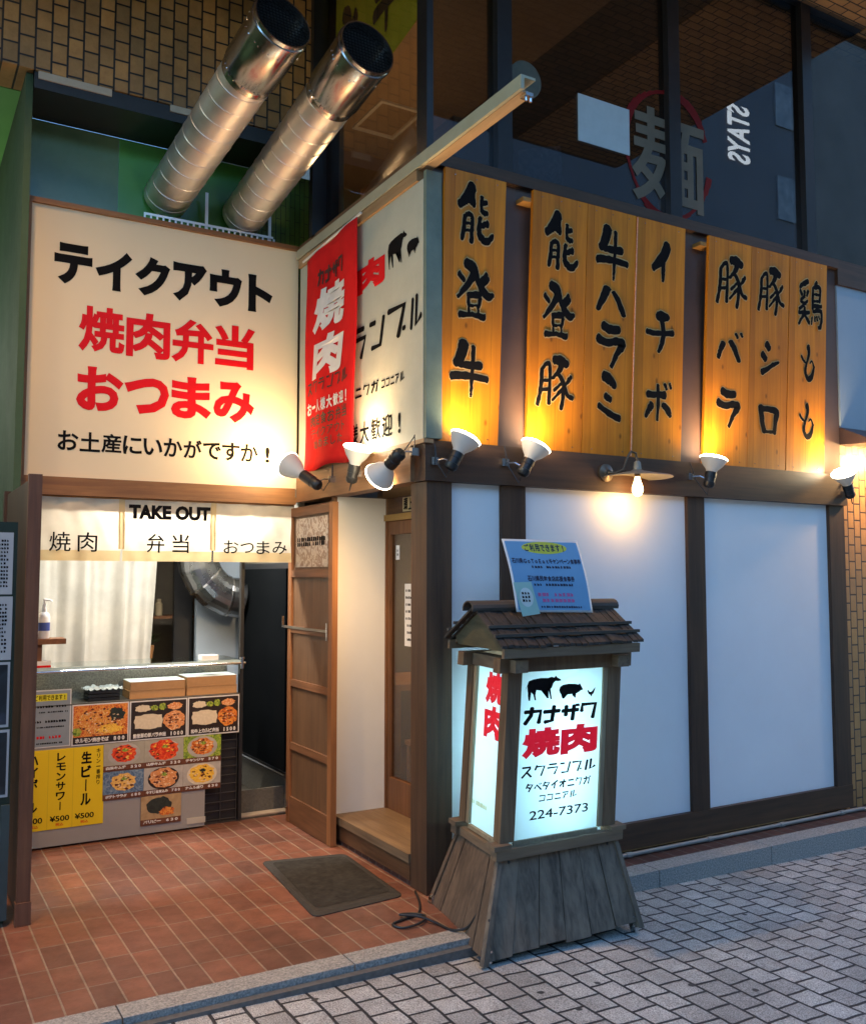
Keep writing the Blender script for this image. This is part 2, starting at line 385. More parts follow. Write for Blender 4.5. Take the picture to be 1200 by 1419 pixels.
BR={
'能':[[(42,3,20),(24,26,18),(6,40,12)],[(10,38,13),(30,30,9),(48,34,9)],[(44,12,8),(46,38,7)],[(22,56,9),(20,78,9),(15,98,8)],[(22,56,7),(40,54,9),(41,78,9),(40,100,10)],[(22,69,5),(38,68,5)],[(22,81,5),(38,80,5)],
      [(66,18,9),(65,32,8),(68,44,9),(82,45,9)],[(66,30,7),(80,26,8)],[(62,54,9),(60,72,11),(64,88,12),(82,93,12),(98,80,7)],[(62,70,8),(84,62,11)]],
'登':[[(24,4,16),(46,14,20),(38,34,13),(6,66,7)],[(8,24,10),(22,36,9)],[(48,10,12),(58,34,13),(80,56,14),(98,52,6)],[(80,18,9),(62,34,9)],[(84,24,8),(68,42,7)],[(30,58,6),(66,54,8)],
      [(32,60,7),(34,78,7)],[(34,62,6),(62,60,8),(58,78,7)],[(36,77,5),(58,76,5)],[(34,80,6),(36,92,6)],[(58,78,6),(60,92,6)],[(10,96,11),(44,93,8),(76,95,11)]],
'牛':[[(34,4,24),(28,26,21),(12,44,13)],[(14,42,10),(40,44,12),(80,42,15)],[(3,66,14),(40,63,12),(97,65,12)],[(58,8,9),(57,50,9),(55,84,7),(54,100,4)]],
'豚':[[(14,26,9),(13,60,9),(4,96,8)],[(14,26,7),(28,14,9),(36,24,8),(34,92,8)],[(16,48,6),(34,46,6)],[(14,66,6),(34,64,6)],[(44,6,14),(62,6,18),(82,12,14)],[(66,14,13),(56,30,9),(40,42,6)],
      [(58,32,9),(70,46,10),(72,70,9),(66,100,8)],[(66,50,7),(46,66,5)],[(70,60,7),(42,84,6)],[(92,34,8),(76,52,6)],[(74,54,7),(84,72,9),(98,76,8)]],
'ハ':[[(38,6,24),(26,40,20),(8,84,12)],[(58,16,12),(76,46,17),(94,92,14)]],
'ラ':[[(22,8,18),(44,16,18),(78,14,16)],[(6,38,18),(34,46,15),(70,40,16),(88,46,20),(70,68,14),(52,98,10)]],
'ミ':[[(24,6,20),(52,14,22),(72,28,14)],[(32,50,14),(56,58,13)],[(8,72,12),(44,86,13),(92,98,14)]],
'イ':[[(74,5,30),(56,36,30),(10,70,16)],[(56,50,16),(56,74,15),(56,98,10)]],
'チ':[[(40,10,18),(56,10,24),(80,10,12)],[(6,52,13),(44,52,12),(96,46,14)],[(56,18,14),(62,46,13),(58,74,13),(46,98,8)]],
'ボ':[[(8,34,16),(40,34,14),(74,32,18)],[(46,8,9),(48,50,11),(46,98,7)],[(26,58,17),(14,74,15),(4,92,8)],[(64,56,13),(82,68,18),(94,84,10)],[(70,4,8),(78,18,8)],[(88,2,8),(94,14,8)]],
'バ':[[(24,40,16),(14,66,14),(6,94,11)],[(48,32,17),(62,56,17),(80,96,13)],[(66,4,10),(74,18,8)],[(84,0,9),(90,12,7)]],
'シ':[[(32,8,22),(48,22,20)],[(12,38,20),(32,54,18)],[(10,92,18),(40,80,14),(66,66,12),(96,56,8)]],
'ロ':[[(12,6,22),(18,50,19),(30,94,17)],[(14,16,16),(50,14,18),(84,20,22),(80,52,17),(76,96,13)],[(32,92,10),(74,90,10)]],
'も':[[(50,3,20),(56,24,15),(46,46,10),(34,74,14),(50,96,14),(76,88,17),(92,58,10)],[(6,34,10),(24,46,8),(46,54,6)],[(90,60,9),(76,44,6),(62,52,5)]],
'鶏':[[(42,4,9),(22,12,10),(8,20,7)],[(10,26,8),(18,36,8)],[(26,26,8),(28,36,7)],[(42,24,8),(36,36,7)],[(28,36,8),(12,50,7),(34,52,6)],[(40,46,7),(6,66,6)],[(4,74,8),(48,70,8)],[(28,60,8),(24,76,8),(4,98,6)],[(28,76,8),(48,92,9)],
      [(76,2,9),(66,12,7)],[(60,16,8),(60,62,8)],[(60,16,7),(88,14,9),(87,44,8)],[(62,29,5),(86,28,5)],[(62,43,5),(86,42,5)],[(60,54,7),(96,52,8)],[(60,66,7),(94,64,9),(92,94,9),(82,98,6)],[(58,78,6),(55,94,6)],[(68,76,6),(69,86,6)],[(76,75,6),(79,84,6)],[(84,73,5),(87,80,5)]],
}
def W(w,*pts): return [(x,y,w) for x,y in pts]
# slanted square-cut katakana of the shop's own sign lettering
ST={
'ス':[W(15,(10,8),(80,8),(76,20),(8,98)),W(15,(48,54),(86,98))],
'ク':[W(15,(22,0),(8,40)),W(15,(18,12),(88,12),(60,98))],
'ラ':[W(15,(18,6),(82,6)),W(15,(4,36),(92,36),(66,98))],
'ン':[W(15,(6,10),(40,10)),W(15,(92,2),(72,94),(18,94))],
'ブ':[W(16,(4,10),(80,10),(52,98)),W(13,(74,80),(84,80))],
'ル':[W(18,(28,6),(14,98)),W(19,(62,0),(54,92),(98,68))],
'カ':[W(21,(4,26),(94,26),(84,98)),W(21,(44,2),(38,50),(6,98))],
'ナ':[W(21,(4,34),(96,34)),W(21,(62,2),(52,90),(10,96))],
'ザ':[W(21,(2,38),(98,38)),W(21,(26,8),(24,68)),W(21,(72,8),(64,98)),W(11,(84,2),(90,14)),W(11,(96,2),(100,14))],
'ワ':[W(21,(10,50),(14,8),(94,8),(78,96))],
'ニ':[W(18,(14,20),(84,20)),W(18,(4,88),(96,88))],
'コ':[W(18,(10,14),(90,14),(82,90),(4,90))],
'ア':[W(18,(6,10),(92,10),(66,50)),W(18,(48,34),(22,98))],
'タ':[W(18,(30,0),(6,52)),W(18,(24,14),(90,14),(40,98)),W(18,(28,44),(66,60))],
'ベ':[W(18,(4,66),(34,26),(96,90)),W(11,(66,10),(74,26)),W(11,(84,4),(92,20))],
'イ':[W(18,(88,4),(6,56)),W(18,(54,34),(46,98))],
'オ':[W(18,(6,30),(94,30)),W(18,(64,2),(56,98)),W(18,(58,34),(6,84))],
'ガ':[W(18,(4,26),(84,26),(72,98)),W(18,(42,2),(36,50),(6,98)),W(11,(84,0),(90,14)),W(11,(96,0),(100,12))],
}
def write_st(mb,F,s,box,fill=.84,shear=0,n=0):
    u0,v0,u1,v1=box; w=(u1-u0)/len(s)
    for i,c in enumerate(s):
        putbrush(mb,F,c,(u0+w*i+w*(1-fill)/2,v0,u0+w*(i+1)-w*(1-fill)/2,v1),rough=0,table=ST,smooth=False,n=n)
COW=[(2,60),(0,46),(4,66),(8,84),(20,90),(42,94),(62,92),(72,96),(80,92),(84,100),(88,92),(98,84),(100,78),(90,76),(84,78),(78,70),(74,52),(70,46),(72,30),(75,4),(71,4),(68,26),(64,42),(63,26),(66,8),(62,8),(59,30),(58,44),(44,42),(30,46),(27,34),(31,4),(27,4),(22,28),(20,44),(16,38),(12,22),(14,4),(10,4),(7,26),(8,48),(5,66)]
PIG=[(0,62),(4,84),(16,96),(40,100),(66,96),(80,90),(86,98),(90,86),(98,64),(100,52),(92,50),(84,40),(72,30),(70,2),(66,2),(63,30),(58,10),(55,30),(36,28),(24,30),(22,2),(18,2),(15,30),(13,10),(9,32),(4,44)]
CHK=[(0,62),(8,72),(16,74),(24,60),(40,52),(58,56),(80,80),(100,100),(92,66),(80,34),(64,22),(56,0),(52,20),(46,0),(44,20),(28,26),(14,42),(10,56)]
def silh(mb,F,pts,box,n=0):
    u0,v0,u1,v1=box
    f=mb.poly([F(u0+x/100*(u1-u0),v0+y/100*(v1-v0),n) for x,y in pts])
    if f: bmesh.ops.triangulate(mb.bm,faces=[f])
def rect(mb,F,u0,v0,u1,v1,n=0): mb.poly([F(u0,v0,n),F(u1,v0,n),F(u1,v1,n),F(u0,v1,n)])
def ell(mb,F,cu,cv,ru,rv,n=0,k=28,wob=0,seed=0):
    rn=random.Random(seed); mb.poly([F(cu+ru*(1+rn.uniform(-wob,wob))*math.cos(2*math.pi*i/k),cv+rv*(1+rn.uniform(-wob,wob))*math.sin(2*math.pi*i/k),n) for i in range(k)])
def lines(mb,F,u0,v0,u1,v1,rows,h,seed=0,n=0):
    """rows of small marks, for print too small to read"""
    rn=random.Random(seed)
    for r in range(rows):
        v=v1-(v1-v0)*(r+.5)/rows; u=u0
        while u<u1-h*.5:
            w=h*rn.uniform(.5,.95)
            if rn.random()<.9:
                mb.poly([F(u,v-h*.5,n),F(min(u+w,u1),v-h*.45,n),F(min(u+w,u1),v+h*rn.uniform(.1,.5),n),F(u,v+h*.5,n)])
            u+=h*1.08

# ============================================================ SETTING
TILE=brick('quarry_tiles','XYZ',.11,.252,.0042,(.265,.103,.062),(.17,.072,.049),(.25,.175,.13),off=0,rough=.42,bmp=.5,stain=.8,warp=.004,shift=(.015,.011,0),strips=(.11,.0075,(.33,.24,.17)))
PAVE=brick('granite_setts','YXZ',.126,.130,.0075,(.49,.478,.445),(.33,.322,.302),(.03,.03,.034),off=.5,rough=.75,warp=.05,speck=.85,bmp=1,stain=.6)
GRAN=plain('granite_kerb',(.42,.40,.36),(.17,.165,.155),120,rough=.75,bmp=.3,detail=2)
DKBR=brick('dark_red_brick','XYZ',.105,.25,.006,(.085,.03,.022),(.055,.022,.018),(.12,.10,.085),off=0,rough=.6,stain=.6)
def road_z(x): return -.062-.019*x
mb=MB(); mb.poly([(-14,-14,road_z(-14)+.0),(22,-14,road_z(22)),(22,-.3,road_z(22)),(-14,-.3,road_z(-14))]); struct('pavement',mb,PAVE)
mb=MB(); mb.box(-6,.055,-.481,1.86,-.3,0); struct('tile_floor',mb,TILE)
mb=MB()
x=-6.05
for L in (1.45,1.5,1.5,.93,.62):
    mb.box(x,x+L-.006,-.605,-.484,-.4,.004); x+=L
x=.06
for L in (.62,.62,.9,1.0,1.0,1.2,1.2,1.2,1.2): 
    mb.box(x,x+L-.006,-.325,-.19,-.7,.004+.0*x); x+=L
struct('kerb',mb,GRAN,bev=.008)
struct('kerb_step',MB().box(-6,.055,-.645,-.607,-.4,-.022),plain('dark_step_edge',(.15,.145,.135),(.09,.086,.08),40,rough=.5),bev=.006)
mb=MB(); mb.box(.06,9,-.186,.05,-.5,-.002); struct('brick_ledge',mb,DKBR)
mb=MB(); mb.box(-1.74,.5,1.862,3.6,-.3,.012); struct('shop_floor',mb,plain('dark_shop_floor',(.10,.085,.065),(.07,.06,.045),30,rough=.7,spec=.1))
struct('floor_slab',MB().box(-.335,.018,1.864,1.955,-.2,.02),plain('beige_slab',(.36,.27,.19),(.28,.21,.15),14,rough=.7))
mb=MB(); mb.box(-6,-1.81,1.862,6,-.3,-.002); struct('passage_floor',mb,plain('dark_passage_floor',(.05,.05,.045),(.035,.035,.03),4,rough=.6))

# ============================================================ BUILDING ABOVE AND AROUND
BRW=brick('brown_wall_tiles','ZXY',.118,.088,.0065,(.50,.25,.07),(.27,.15,.05),(.018,.012,.009),off=.5,rough=.38,bmp=.8,stain=.6,bias=-.1,warp=.006)
BRWR_=0
BRWR=brick('ochre_wall_tiles','ZXY',.118,.07,.006,(.48,.25,.08),(.36,.19,.07),(.05,.03,.02),off=.5,rough=.45,bmp=.8,stain=.35)
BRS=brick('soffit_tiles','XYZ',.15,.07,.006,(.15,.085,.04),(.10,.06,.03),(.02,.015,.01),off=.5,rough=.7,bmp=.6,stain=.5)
BRS2=brick('bright_soffit_tiles','XYZ',.15,.07,.006,(.48,.25,.09),(.34,.18,.07),(.03,.02,.014),off=.5,rough=.6,bmp=.6,stain=.4)  # lit copy of the soffit tiles, the warm light put into the colour
MULL=plain('black_window_frame',(.012,.012,.014),(.018,.018,.02),20,rough=.35)
GLS=glass('window_glass',(.5,.53,.57),2.0)
bld=thing('building','tall tiled building above the shop with dark first floor windows and a brown tiled wall','building',(0,1.45,0))
B=lambda name,mb,m,p=bld,**k: mb.build(name,m,p,**k)
B('tiled_wall',bx(-7,.0,1.45,1.75,4.53,9),BRW)
o=B('tiled_wall',bx(3.39,9,.03,.3,-.5,2.64),BRWR); tag(o,'ochre tiled wall at the right end of the shop front')
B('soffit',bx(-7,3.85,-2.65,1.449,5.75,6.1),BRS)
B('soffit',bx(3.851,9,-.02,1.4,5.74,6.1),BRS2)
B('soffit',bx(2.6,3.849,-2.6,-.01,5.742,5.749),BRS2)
B('parapet_wall',bx(-7,3.85,-2.65,1.4,6.1,9),BRW)
# lintel above the entrance recess, with beige strips painting in the lit soffit edges
lin=B('lintel',bx(-1.76,0.02,1.46,1.86,4.43,4.525),MULL)
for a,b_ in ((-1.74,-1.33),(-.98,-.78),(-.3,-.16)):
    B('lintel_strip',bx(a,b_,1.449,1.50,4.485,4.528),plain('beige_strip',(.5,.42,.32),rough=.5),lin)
# transom over the sign: panels in three greens, painting in the glass reflections
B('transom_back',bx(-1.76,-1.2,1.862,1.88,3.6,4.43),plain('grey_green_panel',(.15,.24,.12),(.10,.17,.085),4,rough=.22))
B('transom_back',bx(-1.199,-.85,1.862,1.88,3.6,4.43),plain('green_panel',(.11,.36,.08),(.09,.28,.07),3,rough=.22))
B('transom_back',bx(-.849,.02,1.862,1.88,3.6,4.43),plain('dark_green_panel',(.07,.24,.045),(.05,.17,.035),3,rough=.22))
B('tiled_wall',bx(-.33,.13,1.83,1.858,3.6,4.43),brick('green_tiles','ZXY',.2,.035,.003,(.14,.26,.05),(.11,.2,.04),(.03,.05,.015),off=.5,rough=.4,stain=.4))  # green light falling on this wall is put into the tile colour
B('column',bx(-.05,.02,1.40,1.448,3.86,9),MULL)
# green passage at the left
GRNC=plain('bright_green_ceiling',(.16,.42,.11),(.13,.36,.09),3,rough=.5)
GRNW=brick('green_ribbed_wall','YZX',.06,9,.006,(.045,.085,.04),(.035,.07,.035),(.015,.035,.015),off=0,rough=.85,stain=.3)
B('passage_ceiling',bx(-6,-1.765,1.76,6.5,4.53,4.6),GRNC)
B('passage_wall',bx(-1.80,-1.762,1.5,6.5,-.2,4.528),GRNW)
B('passage_wall',bx(-4.2,-4.1,1.5,6.5,-.2,4.528),GRNW)
B('passage_wall',bx(-4.1,-1.81,6.4,6.5,-.2,4.528),GRNW)
# first floor glazing
def window(x0,x1): return B('window_pane',bx(x0,x1,.075,.083,3.905,5.74),GLS)
mx=[(.035,.075),(.50,.60),(1.83,1.93),(3.15,3.25),(5.6,5.7)]
for i,(a,b_) in enumerate(mx): B('mullion',bx(a,b_,.03,.14,3.9,5.745),MULL)
for (a,b_),(c,d) in zip(mx[:-1],mx[1:]): window(b_,c)
B('window_pane',bx(.05,.058,.141,1.40,3.905,5.74),glass('side_window_glass',(.85,.85,.85),1.4))
B('window_sill',bx(.02,9,.02,.16,3.86,3.899),DKWOODX)
B('window_sill',bx(.02,.16,.161,1.44,3.86,3.899),DKWOODX)
B('window_head',bx(.03,9,.03,.14,5.746,5.80),MULL)
B('window_head',bx(.02,.16,.141,1.44,5.7405,5.80),MULL)
B('column',bx(.021,.16,1.4405,1.62,3.86,9),MULL)
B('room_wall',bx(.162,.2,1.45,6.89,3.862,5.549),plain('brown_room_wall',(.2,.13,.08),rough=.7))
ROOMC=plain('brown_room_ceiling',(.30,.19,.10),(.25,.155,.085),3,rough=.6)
rl_=thing('room_lamp','small floor lamp in the dark upper room, hidden below the window sill','lamp',(.75,2.0,3.861))  # unseen lamp added to light the room ceiling from below
MB().lathe((.75,2.0,3.861),(0,0,1),[(0,.09),(.015,.09),(.02,.012),(.14,.012),(.15,.03),(.2,.07)],20,True,False).build('stand',BRZ0,rl_)
l=bpy.data.lights.new('room','POINT'); l.energy=11*LK; l.color=(1,.62,.3); l.shadow_soft_size=.06
lo=bpy.data.objects.new('room_light',l); COL.objects.link(lo); lo.parent=rl_; lo.location=(0,0,.24)
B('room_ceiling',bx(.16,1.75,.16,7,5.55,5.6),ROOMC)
B('room_ceiling',bx(1.751,9,.16,7,5.55,5.6),plain('dark_room_ceiling',(.045,.035,.028),(.03,.024,.02),3,rough=.7))  # same ceiling, shade of its right part put into the colour
h=B('ceiling_hatch',MB().box(.99,1.4,2.44,2.47,5.53,5.549).box(.99,1.4,2.97,3.0,5.53,5.549).box(.99,1.02,2.471,2.969,5.53,5.549).box(1.37,1.4,2.471,2.969,5.53,5.549),plain('pale_hatch_frame',(.6,.52,.42),rough=.5))
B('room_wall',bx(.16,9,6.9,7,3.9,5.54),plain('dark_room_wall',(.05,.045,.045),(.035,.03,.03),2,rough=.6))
B('room_floor',bx(.16,9,.2,7,3.8,3.86),plain('dark_room_floor',(.05,.035,.025),rough=.5))
B('partition',bx(.32,.36,.25,1.40,3.9,4.16),plain('dark_partition',(.05,.04,.035),rough=.5))
B('partition_rail',bx(.305,.375,.2,1.40,4.161,4.24),wood('orange_wood',(.42,.19,.05),(.3,.13,.04),'Y'))
# pieces at the right end of the shop front
B('signbox_pane',bx(3.40,5,-.01,.029,2.66,3.69),plain('frosted_blue_pane',(.35,.42,.48),(.32,.39,.45),3,rough=.25))
B('signbox_frame',bx(3.391,5,-.03,.06,3.69,3.857),DKWOODX)
mb=MB(); mb.hexa([(3.391,-.3,2.52),(5,-.3,2.52),(5,.029,2.54),(3.391,.029,2.54),(3.391,-.02,2.655),(5,-.02,2.655),(5,.029,2.658),(3.391,.029,2.658)]); B('canopy',mb,plain('dark_brown_canopy',(.06,.03,.025),(.045,.024,.02),6,rough=.5))
# yellow banner inside the side window
yb=thing('yellow_banner','yellow banner with brown brush marks hung inside the upper side window','banner',(.12,.85,4.9))
mb=MB(); mb.poly([(.11,.18,4.80),(.11,1.39,4.60),(.11,1.39,5.7),(.11,.18,5.7)]); mb.build('cloth',cloth('yellow_cloth',(.62,.56,.05),.3),yb,solid=.004)
F=FL(.105); mb=MB()
putbrush(mb,F,'登',(-1.34,4.86,-1.0,5.36),grow=2); putbrush(mb,F,'牛',(-.82,4.92,-.5,5.4),grow=2); mb.build('lettering',plain('brown_ink',(.07,.035,.02),rough=.6),yb)
# things stuck in the windows
wp=thing('paper_notice','blank white paper sheet taped inside the dark upper window','paper',(1.32,.07,4.23))
bx(1.113,1.522,.066,.071,4.235,4.53).build('sheet',plain('white_paper',(.50,.54,.55),(.45,.49,.5),14,rough=.6),wp)
dk=thing('round_disc','round grey disc on the dark window behind the rail end','disc',(.717,.06,4.38))
MB().lathe((.717,.072,4.50),(0,-1,0),[(0,.108),(.004,.112),(.012,.112),(.014,.108)],36).build('plate',plain('grey_green_disc',(.10,.10,.075),(.07,.07,.055),18,rough=.5),dk)
dec=thing('window_decal','red ring and pale brush noodle character stuck on the upper window','decal',(1.88,.09,3.92))
F=FX(.0735); mb=MB()
for i in range(40):
    a=2*math.pi*i/44+.4; a2=2*math.pi*(i+1)/44+.4; r0=.40; w=.045*(1+.5*math.sin(i*.5))
    p=lambda r,t: F(1.86+r*.86*math.cos(t),4.32+r*math.sin(t),0)
    mb.poly([p(r0,a),p(r0+w,a),p(r0+w,a2),p(r0,a2)])
mb.build('ring',plain('decal_red',(.2,.012,.012),rough=.6,spec=.1),dec)
mb=MB(); write(mb,FX(.072),'麺',(1.54,3.97,2.18,4.60),.015); mb.build('character',plain('decal_cream',(.19,.15,.11),rough=.6,spec=.1),dec)
pn=thing('small_poster','small grey picture card leaning in the dark upper window','poster',(.85,.1,3.92))
mb=MB(); mb.hexa([(.70,.10,3.93),(1.02,.10,3.93),(1.02,.105,3.93),(.70,.105,3.93),(.70,.12,4.10),(1.02,.12,4.20),(1.02,.125,4.20),(.70,.125,4.10)]); mb.build('card',food('grey_print',[(.03,.03,.03),(.2,.19,.18),(.06,.06,.06),(.3,.29,.28)],14,3),pn)
# downlights in the soffit
WARM=(1,.60,.26)
def downlight(x,y,z,e,label,r=.06):
    t=thing('downlight',label,'lamp',(x,y,z),'downlights in the tiled soffit')
    MB().lathe((x,y,z-.004),(0,0,1),[(0,r*1.25),(.01,r*1.25),(.012,r),(.002,r)],24,False,False).build('trim',CHROME,t)
    MB().lathe((x,y,z-.0005),(0,0,1),[(0,r),(.001,r*.9)],24).build('lens',emis('downlight_glow',(1,.72,.42),9),t)
    l=bpy.data.lights.new('downlight','SPOT'); l.energy=e*LK; l.color=WARM; l.spot_size=R(100); l.spot_blend=1; l.shadow_soft_size=.08
    lo=bpy.data.objects.new('downlight_lamp',l); COL.objects.link(lo); lo.parent=t; lo.location=(0,0,-.03)
downlight(3.25,-.62,5.748,18,'warm downlight in the soffit above the right windows, mirrored in the glass')
downlight(-2.15,.1,5.748,185,'warm downlight in the soffit left of the two spiral ducts')
downlight(-3.4,.1,5.748,95,'warm downlight in the soffit at the far left over the passage')

def canopylamp():
    t=thing('canopy_lamp','small warm lamp under the dark brown canopy at the right end','lamp',(3.85,-.17,2.52))
    MB().lathe((3.85,-.17,2.521),(0,0,-1),[(0,.05),(.012,.05),(.014,.04)],20).build('trim',CHROME,t)
    l=bpy.data.lights.new('canopy','POINT'); l.energy=7*LK; l.color=WARM; l.shadow_soft_size=.04; l.energy=16*LK
    lo=bpy.data.objects.new('canopy_light',l); COL.objects.link(lo); lo.parent=t; lo.location=(0,0,-.06)
canopylamp()
# buildings over the street, seen mirrored in the dark windows
ob=thing('office_building','dark blue building over the street with white upright hotel lettering','building',(14,-12,0))
bx(9.2,19.5,-20,-12,-.5,24).build('wall',plain('dark_blue_wall',(.075,.095,.14),(.05,.068,.105),.5,rough=.6),ob)
bx(19.52,40,-20,-12.3,-.5,24).build('wall',plain('grey_office_wall',(.13,.14,.16),(.07,.08,.095),.6,rough=.6),ob)
F=Frame((0,-12,0),(-1,0,0),(0,0,1),.02); mb=MB()
# letters read from the street side, turned to run down the facade
g=glyph('STAYS',.03); vs=[(-y,x,z) for x,y,z in g[0]]; vs=[(y2*1,-x2*1,z) for (x2,y2,z) in [(a,b_,c) for a,b_,c in [(p[0],p[1],p[2]) for p in vs]]]
vs=[(y,-x,z) for x,y,z in g[0]]
put(mb,F,(vs,g[1]),(-16.85,12.4,-16.0,13.95),n=.02); mb.build('lettering',emis('hotel_letters',(1,1,1),.3),ob)
for i in range(6):
    for k in range(2):
        w=bx(17.9+k*5.2,18.9+k*5.2,-12.0+(-.28 if k else 0),-11.96+(-.28 if k else 0),3.4+i*2.6,4.6+i*2.6).build('window',plain('office_window',(.22,.27,.34),(.1,.13,.18),3,rough=.15),ob)
lb=thing('low_building','low dark shop building over the street seen only in reflections','building',(0,-12,0))
bx(-14,8.6,-18,-12,-.5,6.8).build('wall',plain('taupe_wall',(.14,.125,.11),(.11,.1,.09),1.5,rough=.7),lb)
for i in range(7):
    bx(-13+i*3,-11.2+i*3,-12,-11.95,4.6,6.2).build('window',plain('office_window2',(.1,.11,.13),rough=.2),lb)

# ============================================================ RESTAURANT FRONT
sf=thing('restaurant_front','timber framed restaurant front with white wall panels and a recessed entrance','shop front',(0,0,0))
P=lambda name,mb,m,p=sf,**k: mb.build(name,m,p,**k)
PANEL=plain('white_wall_panel',(.84,.84,.84),(.78,.78,.785),1.3,rough=.42,spec=.3,detail=9)
PLAST=plain('cream_plaster',(.74,.71,.66),(.7,.67,.61),3,rough=.8)
for a,b_ in ((.152,.476),(.636,1.872),(2.017,3.229)): P('wall_panel',bx(a,b_,.004,.03,.178,2.1),PANEL)
for a,b_ in ((.476,.636),(1.872,2.017),(3.229,3.389)): P('post',bx(a,b_,-.022,.05,.178,2.099),DKWOOD,bev=.004)
P('base_board',bx(.153,3.389,-.026,.05,.028,.1775),DKWOODX,bev=.004)
P('beam',bx(-.02,3.389,-.05,.06,2.1,2.312),DKWOODX,bev=.005)
P('corner_post',bx(0,.152,-.03,.135,-.02,2.098),wood('corner_post_wood',(.13,.065,.032),(.055,.028,.016),'Z',fine=.7),bev=.004)
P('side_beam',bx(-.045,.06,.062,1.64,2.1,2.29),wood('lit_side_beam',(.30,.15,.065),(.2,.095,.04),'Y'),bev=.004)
P('upper_wall',bx(.02,3.389,-.004,.05,2.313,3.858),FASCIA)
P('top_beam',bx(.0,3.389,-.04,.018,3.80,3.859),DKWOODX,bev=.003)
P('upper_side_wall',bx(.022,.05,.052,1.66,2.30,3.858),FASCIA)
P('top_beam',bx(-.03,.02,.02,1.66,3.80,3.87),DKWOODY,bev=.003)
P('roof',bx(.02,3.389,.02,1.7,3.845,3.858),BLKMET)
# entrance recess
P('side_wall',bx(.002,.34,1.08,1.12,.165,2.1),PLAST)
P('inner_side_wall',bx(.30,.339,1.121,3.2,.1,2.3),plain('inner_wall',(.22,.16,.11),rough=.7))
P('door_sill',bx(-.012,.36,.137,1.079,.12,.165),wood('worn_sill_wood',(.27,.18,.10),(.16,.1,.055),'Y'),bev=.004)
P('sill_front',bx(-.004,.02,.137,1.12,.03,.119),DKWOODY)
P('sill_tiles',bx(.006,.03,.137,1.12,-.1,.029),brick('dark_side_brick','YZX',.09,.25,.006,(.075,.028,.02),(.05,.02,.015),(.11,.09,.075),off=0,rough=.6,stain=.5))
P('wall_trim',bx(-.02,.03,1.081,1.12,.12,2.098),MIDWOOD,bev=.003)
P('transom_panel',bx(.35,.37,.137,1.078,1.995,2.1),DKWOODY)
P('door_head',bx(.325,.35,.137,1.078,1.955,1.994),wood('yellow_wood',(.45,.26,.07),(.34,.19,.05),'Y'),bev=.003)
d=P('door',MB().box(.345,.385,1.03,1.06,.166,1.95).box(.345,.385,.16,.22,.166,1.95).box(.346,.384,.22,1.03,.166,.36).box(.346,.384,.22,1.03,1.87,1.95),MIDWOOD)
P('door_glass',bx(.362,.368,.22,1.03,.36,1.87),glass('door_glass',(.8,.8,.78),1.5),d)
P('door_frame',bx(.335,.36,1.061,1.079,.166,1.954),MIDWOOD)
P('inner_back_wall',bx(.36,3.35,3.2,3.25,0,3.8),plain('inner_back',(.13,.085,.055),(.09,.06,.04),2,rough=.7))
P('inner_floor',bx(.386,3.35,.06,3.2,.05,.1),plain('inner_floor_wood',(.16,.09,.05),rough=.5))
P('inner_ceiling',bx(.4,3.35,.09,3.2,2.3,2.34),plain('inner_ceiling_dark',(.1,.08,.06),rough=.6))
P('inner_side_wall',bx(3.34,3.385,.06,3.2,0,2.3),plain('inner_wall2',(.2,.15,.1),rough=.7))
P('panel_back',bx(.153,3.33,.06,.085,.1,2.3),plain('inner_wall3',(.2,.15,.1),rough=.7))
# overhead warning sign
ws=thing('warning_sign','small cream sign with black overhead warning characters above the entrance door','sign',(.345,.75,2.02))
bx(.343,.349,.60,.86,2.005,2.092).build('plate',plain('cream_plate',(.62,.5,.28),rough=.5),ws)
mb=MB(); write_spread(mb,FL(.3425,.001),'頭上注意',(-.85,2.012,-.61,2.086),.03); mb.build('lettering',BLACK,ws)
for nm,la,a,b_,z0,z1,s in (('door_notice','white notice sheet with small black print inside the entrance door glass',.70,.86,1.18,1.56,4),('door_sticker','tiny white sticker at the top of the entrance door glass',.93,.975,1.71,1.80,9)):
    t=thing(nm,la,'notice',(.36,(a+b_)/2,z0)); bx(.3585,.3605,a,b_,z0,z1).build('sheet',WHITEP,t)
    mb=MB(); lines(mb,FL(.358,.0006),-b_+.015,z0+.02,-a-.015,z1-.02,8 if nm=='door_notice' else 2,.016,s); mb.build('print',BLACK,t)
# furniture seen through the door
dl_=thing('dining_lamp','small warm pendant lamp inside the restaurant, hidden behind the wall','lamp',(1.5,1.6,1.9))  # unseen lamp added so the interior shows through the door
MB().lathe((1.5,1.6,1.9),(0,0,1),[(0,.09),(.05,.08),(.1,.02),(.4,.012)],20).build('shade',BRZ0,dl_)
l=bpy.data.lights.new('dining','POINT'); l.energy=11*LK; l.color=(1,.68,.38); l.shadow_soft_size=.08
lo=bpy.data.objects.new('dining_light',l); COL.objects.link(lo); lo.parent=dl_; lo.location=(0,0,-.1)
tb=thing('dining_table','orange wood dining table seen through the entrance door glass','table',(.75,1.5,.1))
OW=wood('orange_table_wood',(.5,.22,.07),(.36,.15,.05),'X')
bx(.45,1.35,1.2,1.9,.86,.90).build('tabletop',OW,tb,bev=.004)
for a in (.5,1.27):
    for b_ in (1.25,1.82): bx(a,a+.045,b_,b_+.045,.1,.859).build('leg',OW,tb)
ch=thing('chair','slim wooden chair seen through the entrance door beside the orange table','chair',(.6,.85,.1))
bx(.48,.86,.72,1.08,.54,.57).build('seat',OW,ch,bev=.004)
for a in (.49,.825):
    for b_ in (.73,1.045): bx(a,a+.025,b_,b_+.025,.1,.539).build('leg',OW,ch)
